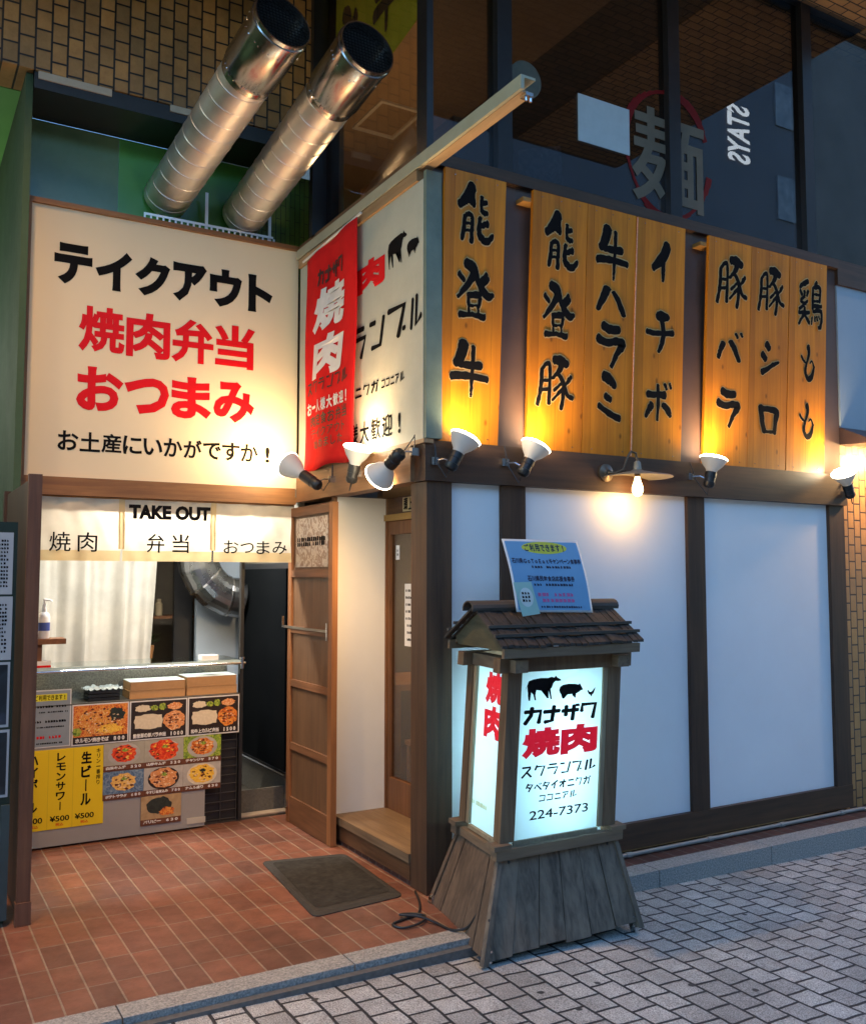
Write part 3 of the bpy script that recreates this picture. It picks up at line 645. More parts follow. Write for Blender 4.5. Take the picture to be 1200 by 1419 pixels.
MB().box(.845,.86,.73,.755,.57,.95).box(.845,.86,1.045,1.07,.57,.95).box(.846,.859,.755,1.045,.86,.93).build('backrest',OW,ch)

# ------------------------------------------------------------ sliding door at the end of the recess
sd_=thing('sliding_door','tall brown panelled wooden sliding door with a metal cross bar beside the white entrance wall','door',(-.05,1.35,0))
ST_=wood('door_stile',(.36,.15,.05),(.21,.08,.03),'Z'); PN=wood('door_panel',(.19,.095,.042),(.11,.055,.026),'Z',fine=1.6)
for a,b_ in ((.985,1.04),(1.645,1.70)): bx(-.072,-.035,a,b_,.004,2.06).build('stile',ST_,sd_,bev=.003)
for a,b_ in ((.004,.17),(.475,.52),(.885,.93),(1.235,1.28),(1.60,1.65),(2.0,2.06)): bx(-.070,-.037,1.0405,1.6445,a,b_).build('rail',MIDWOODX,sd_,bev=.003)
for a,b_ in ((.1705,.4745),(.5205,.8845),(.9305,1.2345),(1.2805,1.5995),(1.6505,1.9995)): bx(-.056,-.045,1.0405,1.6445,a,b_).build('panel',PN,sd_)
hb=bx(-.078,-.0725,1.05,1.76,1.262,1.278).build('cross_bar',plain('dull_bar_metal',(.35,.3,.24),rough=.4,metal=.8),sd_)
MB().box(-.080,-.0785,1.045,1.057,1.215,1.32).box(-.092,-.0785,1.75,1.76,1.265,1.34).build('bracket',CHROME,hb)
bx(-.085,-.0725,1.66,1.70,.10,.14).build('latch',CHROME,sd_)
dp=thing('door_poster','small printed picture sheet on the top panel of the brown sliding door','poster',(-.06,1.34,1.66))
bx(-.0595,-.057,1.08,1.60,1.665,1.985).build('sheet',food('poster_print',[(.45,.3,.18),(.6,.5,.38),(.25,.12,.06),(.5,.42,.32)],26,5),dp)
mb=MB(); lines(mb,FL(-.06,.0008),-1.57,1.80,-1.12,1.86,2,.03,4); mb.build('print',BLACK,dp)
# ------------------------------------------------------------ light box sign on the side wall
lbx=thing('side_sign_box','cream sign box with animal silhouettes and dark slanted lettering wrapping the shop corner','sign',(0,.8,2.3))
TARP=plain('cream_tarpaulin',(.48,.46,.36),(.43,.41,.32),7,rough=.55,bmp=.08)
bx(-.03,.018,-.045,1.64,2.315,3.70).build('face',TARP,lbx,bev=.004)
bx(-.028,.068,-.072,-.046,2.318,3.74).build('end_face',plain('grey_green_tarpaulin',(.17,.21,.16),(.12,.155,.12),8,rough=.5),lbx)
MB().box(-.045,.02,.0,1.64,3.701,3.76).box(-.04,.018,-.07,1.64,2.293,2.314).build('timber_trim',wood('pale_trim_wood',(.45,.27,.13),(.32,.18,.08),'Y'),lbx,bev=.003)
F=FL(-.03); mb=MB()
silh(mb,F,COW,(-.36,3.31,-.13,3.49)); silh(mb,F,PIG,(-.13,3.32,.005,3.41)); 
write_st(mb,F,'ス',(-1.32,2.88,-1.02,3.07)); write_st(mb,F,'ク',(-1.08,2.88,-.85,3.07)); write_st(mb,F,'ラ',(-.83,2.885,-.615,3.07),1,n=.0)
putbrush(mb,F,'ン',(-.585,2.905,-.385,3.075),rough=0,table=ST,smooth=False)
putbrush(mb,F,'ブ',(-.355,2.91,-.11,3.095),rough=0,table=ST,smooth=False)
putbrush(mb,F,'ル',(-.10,2.92,.028,3.09),rough=0,table=ST,smooth=False)
write_st(mb,F,'タベタイオニクガ',(-1.30,2.655,-.455,2.718)); write_st(mb,F,'ココニアル',(-.43,2.66,-.155,2.71))
write_spread(mb,F,'お一人様大歓迎!',(-1.28,2.375,-.14,2.505),.02); mb.build('lettering',BLACK,lbx)
mb=MB(); write_spread(mb,F,'焼肉',(-1.12,3.27,-.385,3.45),.06,.98); mb.build('red_lettering',RED,lbx)
# ------------------------------------------------------------ red banner
rb=thing('red_banner','red hanging cloth banner with large white characters beside the cream sign box','banner',(-.07,1.05,2.29))
def redc(u,v):
    y=1.455-u*.79+.03*(1-v)*(u-.3); z=2.29+v*1.40+(.035*u if v>.9 else 0)-.01*math.sin(u*9)*(1-v)
    return Vector((-.07+.008*math.sin(u*11+v*2)+.006*math.sin(v*8+u*3),y,z))
MB().grid(redc,24,30).build('cloth',cloth('red_cloth',(.80,.014,.014),.12),rb,smooth=True,solid=.002)
class Cl:  # lettering lies on the waving cloth
    def __call__(s,a,b,n=0):
        v=(b-2.29)/1.40; u=(1.455+a)/.79
        p=redc(max(0,min(1,u)),max(0,min(1,v))); return Vector((p.x-.006-n,-a,b))
F=Cl(); mb=MB()
write_spread(mb,F,'焼',(-1.30,3.15,-.83,3.43),.05,1,.12); write_spread(mb,F,'肉',(-1.31,2.86,-.84,3.12),.05,1,.12)
write_spread(mb,F,'お一人様大歓迎!',(-1.42,2.645,-.74,2.725),.03); mb.build('white_lettering',plain('white_ink',(.78,.74,.68),rough=.6),rb)
mb=MB(); write_st(mb,F,'カナザワ',(-1.24,3.46,-.85,3.56)); write_st(mb,F,'スクランブル',(-1.41,2.775,-.76,2.85))
write_spread(mb,F,'肉定食お弁当',(-1.37,2.56,-.77,2.635),.02); write_spread(mb,F,'テイクアウト',(-1.36,2.485,-.80,2.545),.01); write_spread(mb,F,'始めました',(-1.31,2.415,-.86,2.475),.01)
mb.build('dark_lettering',plain('dark_red_ink',(.06,.006,.006),rough=.6),rb)
MB().tube([(-.07,.62,3.735),(-.07,1.50,3.70)],.007).build('pole',plain('white_pole',(.7,.7,.68),rough=.4),rb)
# ------------------------------------------------------------ rail along the top of the side wall
rl=thing('awning_rail','long pale metal rail running along the roof edge and jutting over the shop corner','rail',(-.02,.3,3.78))
RLM=plain('pale_rail_paint',(.42,.38,.26),(.36,.32,.21),9,rough=.45)
MB().box(-.05,-.032,-.95,1.66,3.765,3.83).box(-.032,.03,-.95,1.66,3.818,3.83).build('channel',RLM,rl)
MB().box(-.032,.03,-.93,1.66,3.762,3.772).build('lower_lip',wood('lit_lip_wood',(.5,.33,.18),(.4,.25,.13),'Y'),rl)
MB().box(-.02,.02,-.945,-.90,3.745,3.761).tube([(-.01,-.93,3.745),(-.01,-.93,3.725)],.007).tube([(.015,-.93,3.745),(.015,-.93,3.725)],.007).build('end_bracket',CHROME,rl)

# ------------------------------------------------------------ menu boards
AMBER=[wood('amber_board_%d'%i,c1,c2,'Z',rough=.42,knots=True,fine=.55,bmp=.12,spec=.3,planks=.127) for i,(c1,c2) in enumerate((((.72,.25,.013),(.50,.155,.008)),((.68,.23,.012),(.46,.14,.008)),((.76,.26,.013),(.54,.165,.008))))]
TILT=lambda z: -.03-.07*(z-2.31)/1.457
CUT=plain('pale_cut_edge',(.6,.38,.16),(.45,.26,.08),60,rough=.6)
def board(xt0,xt1,xb0,xb1,items,label,group,mi,shelf=False):
    t=thing('menu_board',label,'menu board',((xb0+xb1)/2,-.03,2.31),group)
    zt=3.767; zb=2.312; y0=TILT(zb); y1=TILT(zt); th=.022
    mb=MB(); mb.hexa([(xb0,y0,zb),(xb1,y0,zb),(xb1,y0+th,zb),(xb0,y0+th,zb),(xt0,y1,zt),(xt1,y1,zt),(xt1,y1+th,zt),(xt0,y1+th,zt)])
    mb.build('plank',AMBER[mi],t,bev=.002)
    v=Vector((0,-.07,1.457)).normalized(); o=Vector((0,y0,zb))-v*zb*1.0
    # frame whose v coordinate equals world z (the tilt is tiny)
    k=1/ v.z
    class BF(Frame): pass
    F=Frame(o,(1,0,0),v,.0015); F.o=Vector((0,y0,zb))-v*(zb*k); 
    def G(a,b,n=0): return F(a,b*k,n)
    m1=MB(); m2=MB()
    for ch_,bxx in items:
        putbrush(m2,G,ch_,bxx,grow=2.2,n=0); putbrush(m1,G,ch_,bxx,n=.0012)
    m2.build('letter_edging',CUT,t); m1.build('lettering',BLACK,t)
    nm=MB(); xs=[xt0+.06,(xt0+xt1)/2,xt1-.06]
    for x in xs:
        nm.lathe(Vector(G(x,zt-.03,0)),(0,-1,0),[(0,.004),(.003,.003)],8)
    for x in (xb0+.07,xb1-.07): nm.lathe(Vector(G(x,zb+.03,0)),(0,-1,0),[(0,.004),(.003,.003)],8)
    nm.build('nail',CHROME,t)
    if shelf:
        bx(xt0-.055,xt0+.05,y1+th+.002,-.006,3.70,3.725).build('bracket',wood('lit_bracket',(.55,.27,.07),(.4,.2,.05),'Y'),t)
g1='amber wooden menu boards along the shop front'
board(.074,.464,.077,.446,[('能',(.147,3.393,.387,3.708)),('登',(.151,2.983,.400,3.291)),('牛',(.128,2.563,.376,2.860))],'amber menu board standing alone by the shop corner, three brush characters ending in beef',g1,0)
board(.650,1.038,.636,1.026,[('能',(.725,3.349,.974,3.669)),('登',(.721,2.953,.959,3.262)),('豚',(.693,2.551,.960,2.844))],'left plank of the middle group of menu boards, kanji ending in the pork character',g1,1,True)
board(1.042,1.414,1.030,1.404,[('牛',(1.105,3.350,1.356,3.665)),('ハ',(1.107,3.132,1.341,3.310)),('ラ',(1.114,2.830,1.347,3.098)),('ミ',(1.127,2.528,1.327,2.795))],'middle plank of the middle menu boards, four brush characters',g1,0)
board(1.424,1.82,1.412,1.812,[('イ',(1.532,3.402,1.718,3.647)),('チ',(1.495,2.963,1.740,3.214)),('ボ',(1.505,2.545,1.731,2.790))],'right plank of the middle group of menu boards, three katakana only',g1,2)
board(2.028,2.417,2.006,2.40,[('豚',(2.092,3.338,2.380,3.658)),('バ',(2.107,2.984,2.366,3.178)),('ラ',(2.108,2.559,2.333,2.812))],'left plank of the right menu boards, pork character over two katakana',g1,2,True)
board(2.421,2.790,2.404,2.772,[('豚',(2.477,3.345,2.740,3.651)),('シ',(2.505,2.931,2.703,3.161)),('ロ',(2.498,2.543,2.710,2.737))],'middle plank of the right group of menu boards, square katakana ro at its foot',g1,1)
board(2.798,3.178,2.781,3.175,[('鶏',(2.873,3.313,3.131,3.638)),('も',(2.908,2.944,3.066,3.185)),('も',(2.899,2.548,3.064,2.782))],'rightmost menu board, chicken character over two curled hiragana',g1,2)
# wire running down between two boards of the middle group
wr=thing('lamp_wire','thin red and white wire hanging down between the planks of the middle menu boards','wire',(1.42,-.1,2.3))
MB().tube([(1.419,TILT(3.76)-.004,3.76),(1.408,TILT(2.9)-.004,2.9),(1.40,TILT(2.32)-.004,2.32)],.0028).tube([(1.424,TILT(3.76)-.003,3.76),(1.413,TILT(2.9)-.003,2.9),(1.405,TILT(2.32)-.003,2.32)],.002).build('strand',plain('red_white_wire',(.5,.14,.07),(.6,.35,.22),90,rough=.6),wr)

# ------------------------------------------------------------ clip-on spot lamps
BULBW=emis('bulb_white_glass',(1,.86,.68),.015); BULBW.node_tree.nodes['Principled BSDF'].inputs['Base Color'].default_value=(.42,.41,.40,1)
BULBR=emis('bulb_rim_glow',(1,.85,.6),2.2)
GLOW=emis('bulb_face_glow',(1,.80,.50),16)
def spot(tail,head,label,watt,clip,aim=None):
    tail=Vector(tail); head=Vector(head); d=(head-tail).normalized(); L=(head-tail).length
    t=thing('spot_lamp',label,'lamp',tuple(tail),'clip-on spot lamps along the shop front')
    MB().lathe(tail,d,[(-.012,.024),(0,.034),(.02,.036),(.022,.033),(.05,.033),(.052,.036),(L*.5,.036),(L*.52,.03)],20).build('socket',BLKPL,t,smooth=True)
    e=L+.012
    MB().lathe(tail,d,[(L*.5,.030),(L*.6,.036),(L*.76,.060),(e-.014,.082),(e-.004,.085),(e,.080)],28,True,False).build('bulb',BULBW,t,smooth=True)
    MB().lathe(tail,d,[(e-.012,.0832),(e-.004,.0862),(e+.001,.081)],28,False,False).build('bulb_rim',BULBR,t,smooth=True)
    MB().lathe(tail,d,[(e-.003,.0795),(e+.006,.070),(e+.012,.04),(e+.014,.001)],28,False,False).build('bulb_face',GLOW,t,smooth=True)
    c=Vector(clip); m=tail+d*.03
    MB().tube([c,c+(m-c)*.5+Vector((0,0,.015)),m],.005).box(c.x-.022,c.x+.022,c.y-.012,c.y+.012,c.z-.02,c.z+.02).build('clip',CHROME,t)
    MB().tube([tail-d*.01,tail-d*.05+Vector((0,0,-.01)),tail-d*.05+(c-tail)*.6+Vector((0,0,.05)),c+Vector((0,0,.09)),c+Vector((0,.0,.02))],.003,6).build('cord',BLKPL,t)
    l=bpy.data.lights.new('spot','SPOT'); l.energy=watt*LK; l.color=(1,.60,.25); l.spot_size=R(128); l.spot_blend=1; l.shadow_soft_size=.045
    lo=bpy.data.objects.new('spot_light',l); COL.objects.link(lo); lo.parent=t
    ad=(Vector(aim)-head).normalized() if aim else d
    lo.location=d*(e+.02); lo.rotation_mode='QUATERNION'; lo.rotation_quaternion=(-ad).to_track_quat('Z','Y')
spot((-.12,1.10,2.165),(-.22,1.335,2.31),'clip-on spot lamp with white bulb turned onto the cream takeout sign',13,(-.055,1.03,2.2))
spot((-.13,.605,2.15),(-.12,.54,2.325),'clip-on spot lamp pointing up below the red banner and cream sign box',9,(-.055,.66,2.2),(-.03,.5,2.75))
spot((-.13,.02,2.24),(-.16,.19,2.135),'clip-on spot lamp turned down towards the entrance mat',34,(-.055,.0,2.25),(-.85,1.2,.3))
spot((.085,-.13,2.165),(.16,-.15,2.315),'clip-on spot lamp by the corner post under the single menu board',4.5,(.03,-.06,2.2),(.26,-.06,2.9))
spot((.54,-.13,2.16),(.615,-.145,2.305),'clip-on spot lamp under the left plank of the middle menu boards',8,(.47,-.06,2.22),(.72,-.05,2.6))
spot((1.945,-.13,2.165),(1.975,-.145,2.325),'clip-on spot lamp between the middle and right groups of menu boards',8,(1.86,-.06,2.22),(2.1,-.05,2.65))
spot((3.315,-.13,2.16),(3.225,-.15,2.31),'clip-on spot lamp at the right end of the beam, turned back to the boards',8,(3.37,-.06,2.18),(3.08,-.05,2.65))
# gooseneck wall lamp with a bare filament bulb
gl=thing('gooseneck_lamp','bronze wall lamp with flat enamel shade and glowing filament bulb on the beam','lamp',(1.20,-.05,2.2))
BRZ=plain('aged_bronze',(.16,.12,.085),(.1,.075,.05),25,rough=.4,metal=.7)
MB().lathe((1.185,-.051,2.205),(0,-1,0),[(0,.052),(.012,.052),(.02,.03),(.03,.018)],24).build('wall_plate',BRZ,gl,smooth=True)
MB().tube([(1.185,-.075,2.205),(1.21,-.11,2.20),(1.25,-.135,2.22),(1.275,-.14,2.29),(1.30,-.145,2.33),(1.335,-.147,2.32),(1.345,-.148,2.27)],.0075,10).build('arm',BRZ,gl,smooth=True)
sh=MB().lathe((1.345,-.148,2.275),(0,0,-1),[(0,.012),(.01,.02),(.05,.024),(.058,.04),(.075,.12),(.09,.20),(.096,.205),(.092,.198),(.08,.12),(.064,.045),(.06,.02)],40,True,False).build('shade',plain('weathered_enamel',(.28,.25,.2),(.2,.18,.14),12,rough=.45,metal=.2),gl,smooth=True)
MB().lathe((1.345,-.148,2.215),(0,0,-1),[(0,.016),(.03,.016),(.032,.014)],16).build('lamp_holder',BRZ,gl)
MB().lathe((1.345,-.148,2.183),(0,0,-1),[(0,.013),(.02,.018),(.06,.031),(.085,.032),(.105,.022),(.115,.006)],24).build('bulb',emis('filament_bulb_glow',(1,.62,.26),3.2),gl,smooth=True)
l=bpy.data.lights.new('filament','POINT'); l.energy=1.0*LK; l.color=(1,.58,.22); l.shadow_soft_size=.035
lo=bpy.data.objects.new('filament_light',l); COL.objects.link(lo); lo.parent=gl; lo.location=(.145,-.098,-.17)

# ============================================================ TAKEOUT SIGN
ts=thing('takeout_sign','large cream takeout sign with black and red lettering over the serving hatch','sign',(-.87,1.7,2.06))
CREAM=plain('cream_sign_face',(.76,.62,.41),(.735,.595,.385),1.6,rough=.55,spec=.25)
FR=wood('sign_frame_wood',(.34,.155,.05),(.2,.085,.03),'X')
bx(-1.725,-.022,1.70,1.74,2.195,3.84).build('panel',CREAM,ts)
bx(-1.76,-.005,1.682,1.745,3.8405,3.872).build('frame_rail',FR,ts,bev=.003)
bx(-1.76,-1.7255,1.683,1.745,2.196,3.84).build('frame_stile',wood('sign_frame_stile',(.34,.155,.05),(.2,.085,.03),'Z'),ts,bev=.003)
MB().box(-1.78,-.045,1.66,1.745,2.135,2.1945).box(-1.78,-.045,1.64,1.745,2.085,2.134).box(-1.78,-.045,1.672,1.745,2.05,2.084).build('frame_rail',FR,ts,bev=.004)
F=FX(1.70)
mb=MB(); write_spread(mb,F,'テイクアウト',(-1.601,3.374,-.175,3.627),.055,.92); mb.build('lettering',BLACK,ts)
mb=MB(); write_spread(mb,F,'焼肉弁当',(-1.447,2.975,-.323,3.261),.033,.97); write_spread(mb,F,'おつまみ',(-1.45,2.613,-.323,2.884),.045,.98); mb.build('red_lettering',RED,ts)
mb=MB(); write_spread(mb,F,'お土産にいかがですか!',(-1.548,2.36,-.167,2.479),.022,.94); mb.build('small_lettering',BLACK,ts)
# ------------------------------------------------------------ noren curtain
nr=thing('shop_curtain','short cream shop curtain in three panels with black lettering hung below the takeout sign','curtain',(-.85,1.62,1.695))
CL=cloth('cream_cotton',(.66,.58,.45),.4); HEM=cloth('beige_hem',(.62,.47,.25),.3)
NW={}
def nz(x,z): return 1.66+.013*math.sin(x*19+1)*(2.1-z)/.4+.006*math.sin(x*47+z*9)*(2.1-z)/.4+.004*math.sin(x*31-z*22)+.0015*math.sin(x*63+z*30)
for i,(a,b_) in enumerate(((-1.64,-1.178),(-1.165,-.608),(-.595,-.055))):
    zt,zb=2.075,1.698
    MB().grid(lambda u,v:Vector((a+u*(b_-a),nz(a+u*(b_-a),zb+.062+v*(zt-zb-.062)),zb+.062+v*(zt-zb-.062))),44,24).build('cloth_panel',CL,nr,smooth=True)
    MB().grid(lambda u,v:Vector((a+u*(b_-a),nz(a+u*(b_-a),zb+v*.063)-.001,zb+v*.063)),26,3).build('hem',HEM,nr,smooth=True)
for x in (-1.1715,-.6015): MB().grid(lambda u,v:Vector((x-.018+u*.036,nz(x-.018+u*.036,1.77+v*.305)-.003,1.77+v*.305)),2,8).build('seam_strip',HEM,nr,smooth=True)
MB().tube([(-1.75,1.70,2.062),(-.05,1.70,2.062)],.008).build('rod',plain('dark_rod',(.1,.05,.03),rough=.5),nr)
class NF:
    def __call__(s,a,b,n=0): return Vector((a,nz(a,b)-.006-n,b))
F=NF(); mb=MB()
write_spread(mb,F,'焼肉',(-1.60,1.752,-1.29,1.868),.006,.76); write_spread(mb,F,'弁当',(-1.04,1.752,-.735,1.868),.008,.72); write_spread(mb,F,'おつまみ',(-.54,1.752,-.10,1.838),.006,.9)
write(mb,F,'TAKE OUT',(-1.13,1.957,-.622,2.047),.055); mb.build('lettering',BLACK,nr)
# ------------------------------------------------------------ serving room
kr=thing('kitchen_room','small bright kitchen behind the serving hatch with pale walls and low ceiling','kitchen',(-.85,2.7,0))
K=lambda n,mb,m,**k: mb.build(n,m,kr,**k)
KW=plain('kitchen_wall_white',(.62,.6,.56),(.56,.54,.5),3,rough=.6)
K('ceiling',bx(-1.74,.5,1.86,3.6,2.25,2.3),KW); K('back_wall',bx(-1.74,.5,3.55,3.6,.013,2.249),plain('kitchen_back_wall',(.18,.15,.11),(.12,.1,.075),3,rough=.7))
K('left_wall',bx(-1.74,-1.70,1.86,3.549,.013,2.249),KW)
K('right_wall',bx(.02,.06,1.75,3.549,.013,2.249),plain('woven_grey_wall',(.17,.155,.125),(.12,.11,.09),55,rough=.7,bmp=.4))
K('blue_wall',bx(-.34,.018,2.9,2.95,.013,2.249),plain('blue_grey_wall',(.34,.40,.47),(.31,.37,.43),3,rough=.5))
K('front_header',bx(-1.74,.0,1.76,1.80,2.1,3.6),plain('header_board',(.3,.28,.24),rough=.7))
ft=thing('fluorescent_lamp','white fluorescent tube lamp under the kitchen ceiling, hidden by the shop curtain','lamp',(-.75,1.95,2.2))
bx(-1.4,-.1,1.90,1.98,2.215,2.249).build('housing',WHITEP,ft)
MB().tube([(-1.38,1.94,2.195),(-.12,1.94,2.195)],.014,12).build('tube',emis('tube_glow',(1,.97,.9),5),ft)
l=bpy.data.lights.new('tube','AREA'); l.shape='RECTANGLE'; l.size=1.2; l.size_y=.06; l.energy=12*LK; l.color=(1,.97,.9)
lo=bpy.data.objects.new('tube_light',l); COL.objects.link(lo); lo.parent=ft; lo.location=(0,-.01,-.03)
cu=thing('white_curtain','long white curtain hanging in folds behind the serving counter','curtain',(-1.07,2.7,.9))
MB().grid(lambda u,v:Vector((-1.66+u*(.99-.06*(1-v)),2.72+.045*math.sin(u*21+1.2*math.sin(v*2))+.02*math.sin(u*47),.80+v*1.40)),70,10).build('cloth',cloth('white_curtain_cloth',(.66,.63,.56),.25),cu,smooth=True)
# big elbow duct inside
el=thing('elbow_duct','shiny segmented metal elbow duct under the kitchen ceiling against the blue grey wall','duct',(-.3,2.68,1.35))
pts=[(-.40,2.70,2.23),(-.40,2.70,1.80)]+[(-.06-.34*math.cos(R(18*k)),2.70,1.78-.34*math.sin(R(18*k))) for k in range(1,6)]
MB().tube(pts,.15,24).build('duct_body',plain('dark_bright_duct',(.42,.44,.46),(.3,.32,.34),6,rough=.28,metal=1,rv=.1),el,smooth=False)
for k in (1,3,5): MB().tube([Vector(pts[k])-(Vector(pts[k+1])-Vector(pts[k])).normalized()*.008,Vector(pts[k])+(Vector(pts[k+1])-Vector(pts[k])).normalized()*.008],.156,24).build('seam_ring',CHROME,el)
# black fridge on the right
fg=thing('black_fridge','tall glossy black refrigerator standing inside beyond the sliding door','fridge',(-.02,2.3,.25))
FB=plain('gloss_black_panel',(.006,.007,.008),(.008,.009,.01),3,rough=.4,spec=.0)
bx(-.018,.018,1.80,2.84,.24,1.70).build('body',BLKMET,fg,bev=.004); bx(-.036,-.0185,1.83,2.80,.29,1.66).build('door',FB,fg,bev=.006)
MB().box(-.04,-.019,1.83,2.80,.262,.272).build('kick_strip',CHROME,fg)
fp=thing('front_pillar','narrow dark pillar between the serving hatch and the black refrigerator','pillar',(-.33,1.86,0))
bx(-.352,-.33,1.83,1.87,.013,2.1).build('shaft',BLKMET,fp)
B_=tag(bx(-.33,.017,1.965,1.985,.013,.165).build('low_wall',plain('woven_low_wall',(.14,.125,.10),(.09,.08,.065),55,rough=.8,bmp=.4)),'low grey brown woven wall at the foot of the black refrigerator','wall')
# small items behind
sh=thing('spice_shelf','dark cluttered back shelf seen between the curtain and the blue wall','shelf',(-.5,3.2,.95))
bx(-.75,-.30,3.1,3.4,1.28,1.30).build('board',MIDWOOD,sh); bx(-.75,-.30,3.1,3.4,.93,.95).build('board',MIDWOOD,sh); bx(-.47,-.33,3.05,3.1,.013,2.2).build('upright',BLKMET,sh)
for i,(x,h_,c) in enumerate(((-.70,.16,(.3,.2,.1)),(-.62,.2,(.15,.1,.05)),(-.55,.13,(.4,.32,.2)))):
    b_=thing('jar','%s jar on the dark back shelf behind the counter'%('short brown','tall dark','pale')[i],'jar',(x,3.2,1.3)); MB().lathe((x,3.2,1.301),(0,0,1),[(0,.03),(h_*.7,.03),(h_*.8,.018),(h_,.018)],14).build('body',plain('jar_%d'%i,c,rough=.25),b_,smooth=True)
pp=thing('potted_plant','small leafy plant in an orange pot on the back shelf','plant',(-.64,3.15,.95))
MB().lathe((-.64,3.18,.951),(0,0,1),[(0,.04),(.12,.055),(.125,.05)],16).build('pot',plain('orange_pot',(.5,.25,.1),rough=.6),pp,smooth=True)
mb=MB(); rn=random.Random(3)
for i in range(46):
    a=rn.uniform(0,6.28); e=rn.uniform(.2,1.3); r=rn.uniform(.03,.11); c=Vector((-.64+math.cos(a)*r*math.cos(e),3.18+math.sin(a)*r*math.cos(e),1.08+r*math.sin(e)))
    d=Vector((math.cos(a),math.sin(a),.5)).normalized(); s_=d.cross(Vector((0,0,1))).normalized()*.014
    mb.poly([c-d*.03,c+s_,c+d*.035,c-s_])
mb.build('foliage',plain('leaf_green',(.06,.11,.03),(.03,.06,.015),30,rough=.5),pp)
# ------------------------------------------------------------ counter
ct=thing('serving_counter','grey serving counter with glass top shelf and granite splash panel in the hatch','counter',(-1,1.8,0))
GRY=plain('grey_laminate',(.33,.31,.28),(.29,.27,.245),3,rough=.5)
bx(-1.70,-.585,1.80,2.2,.013,.83).build('body',GRY,ct,bev=.003)
bx(-.585,-.36,1.86,2.2,.013,.83).build('end_cabinet',BLKMET,ct)
mb=MB()
for i in range(14): mb.tube([(-.58,1.84,.03+i*.056),(-.362,1.84,.03+i*.056)],.0028,6)
for x in (-.578,-.47,-.364): mb.tube([(x,1.843,.02),(x,1.843,.80)],.003,6)
mb.build('wire_grid',plain('dark_wire',(.10,.10,.10),rough=.35,metal=.6),ct)
bx(-1.70,-.36,2.08,2.2,.831,1.03).build('splash_panel',plain('speckled_granite',(.27,.25,.21),(.10,.095,.08),110,rough=.4,detail=3),ct)
gs=bx(-1.64,-.345,1.80,2.2,1.045,1.057).build('glass_shelf',glass('shelf_glass',(.8,.88,.88),1.5),ct)
bx(-1.64,-.345,1.795,1.7995,1.043,1.059).build('glass_edge',plain('glass_edge_green',(.45,.58,.58),rough=.15),ct)
MB().tube([(-1.64,1.79,1.036),(-.33,1.79,1.036)],.009,10).build('rail',CHROME,ct,smooth=True)
MB().lathe((-.352,1.79,1.0),(0,0,1),[(0,.012),(.06,.012),(.062,.018),(.075,.018)],14).build('rail_post',CHROME,ct,smooth=True)
bx(-1.70,-.36,1.796,2.2,.8305,.838).build('worktop',plain('dark_worktop',(.07,.06,.05),rough=.35),ct)
bx(-.70,-.58,1.7955,1.7995,.035,.072).build('safety_sticker',plain('cream_sticker',(.55,.5,.4),rough=.5),ct)
# bento boxes, trays
KR=plain('kraft_card',(.50,.27,.11),(.45,.24,.095),40,rough=.7)
def carton(x0,x1,z0,z1,label,lid):
    t=thing('lunch_carton',label,'box',((x0+x1)/2,1.94,z0),'folded lunch cartons stacked on the counter')
    bx(x0,x1,1.84,2.05,z0,z1-.004).build('side',KR,t,bev=.003)
    bx(x0-.002,x1+.002,1.838,2.052,z1-.0035,z1).build('lid',plain('white_card',(.72,.70,.68),rough=.6) if lid else KR,t)
carton(-1.06,-.712,.839,.888,'brown lunch carton at the bottom of the left stack on the counter',False)
carton(-1.055,-.715,.889,.945,'white topped lunch carton on the left stack on the counter',True)
carton(-.702,-.37,.839,.892,'brown lunch carton at the bottom of the right stack on the counter',False)
carton(-.70,-.375,.893,.958,'white topped lunch carton on the right stack on the counter',True)
ty=thing('tray_stack','stack of black plastic food trays wrapped in clear film on the counter','trays',(-1.22,1.94,.84))
for i in range(3): bx(-1.30,-1.115,1.86,2.03,.839+i*.022,.857+i*.022).build('tray',BLKPL,ty,bev=.004)
MB().grid(lambda u,v:Vector((-1.315+u*.215,1.85+v*.2,.908+.012*math.sin(u*14)*math.sin(v*11)+.006*math.sin(u*37+v*20))),18,14).build('film',plain('clear_film',(.5,.5,.5),(.3,.3,.3),20,rough=.15),ty,smooth=True)
cl=thing('calculator','small white card reader lying on the glass shelf','reader',(-.55,1.95,1.06)); bx(-.60,-.49,1.86,1.95,1.058,1.088).build('body',WHITEP,cl,bev=.01)
# shelf with hand sanitiser
ws_=thing('wall_shelf','little brown wooden shelf at the left end of the hatch','shelf',(-1.57,1.85,1.2)); bx(-1.70,-1.45,1.79,1.95,1.20,1.232).build('board',MIDWOODX,ws_,bev=.003)
bx(-1.69,-1.58,1.82,1.9,1.10,1.199).build('bracket',MIDWOOD,ws_)
hs=thing('sanitiser_bottle','white pump bottle of hand sanitiser standing on the little wooden shelf','bottle',(-1.575,1.83,1.233))
MB().lathe((-1.572,1.84,1.233),(0,0,1),[(0,.032),(.005,.035),(.13,.035),(.15,.028),(.16,.014),(.175,.014)],20).build('body',plain('white_bottle',(.75,.75,.74),rough=.3),hs,smooth=True)
MB().lathe((-1.572,1.84,1.408),(0,0,1),[(0,.012),(.03,.012),(.035,.006),(.06,.006)],12).tube([(-1.572,1.84,1.465),(-1.54,1.835,1.462),(-1.53,1.833,1.452)],.006,8).build('pump',WHITEP,hs,smooth=True)
MB().lathe((-1.572,1.84,1.28),(0,0,1),[(0,.0355),(.05,.0355)],20,False,False).build('label',plain('blue_label',(.05,.08,.3),rough=.4),hs)
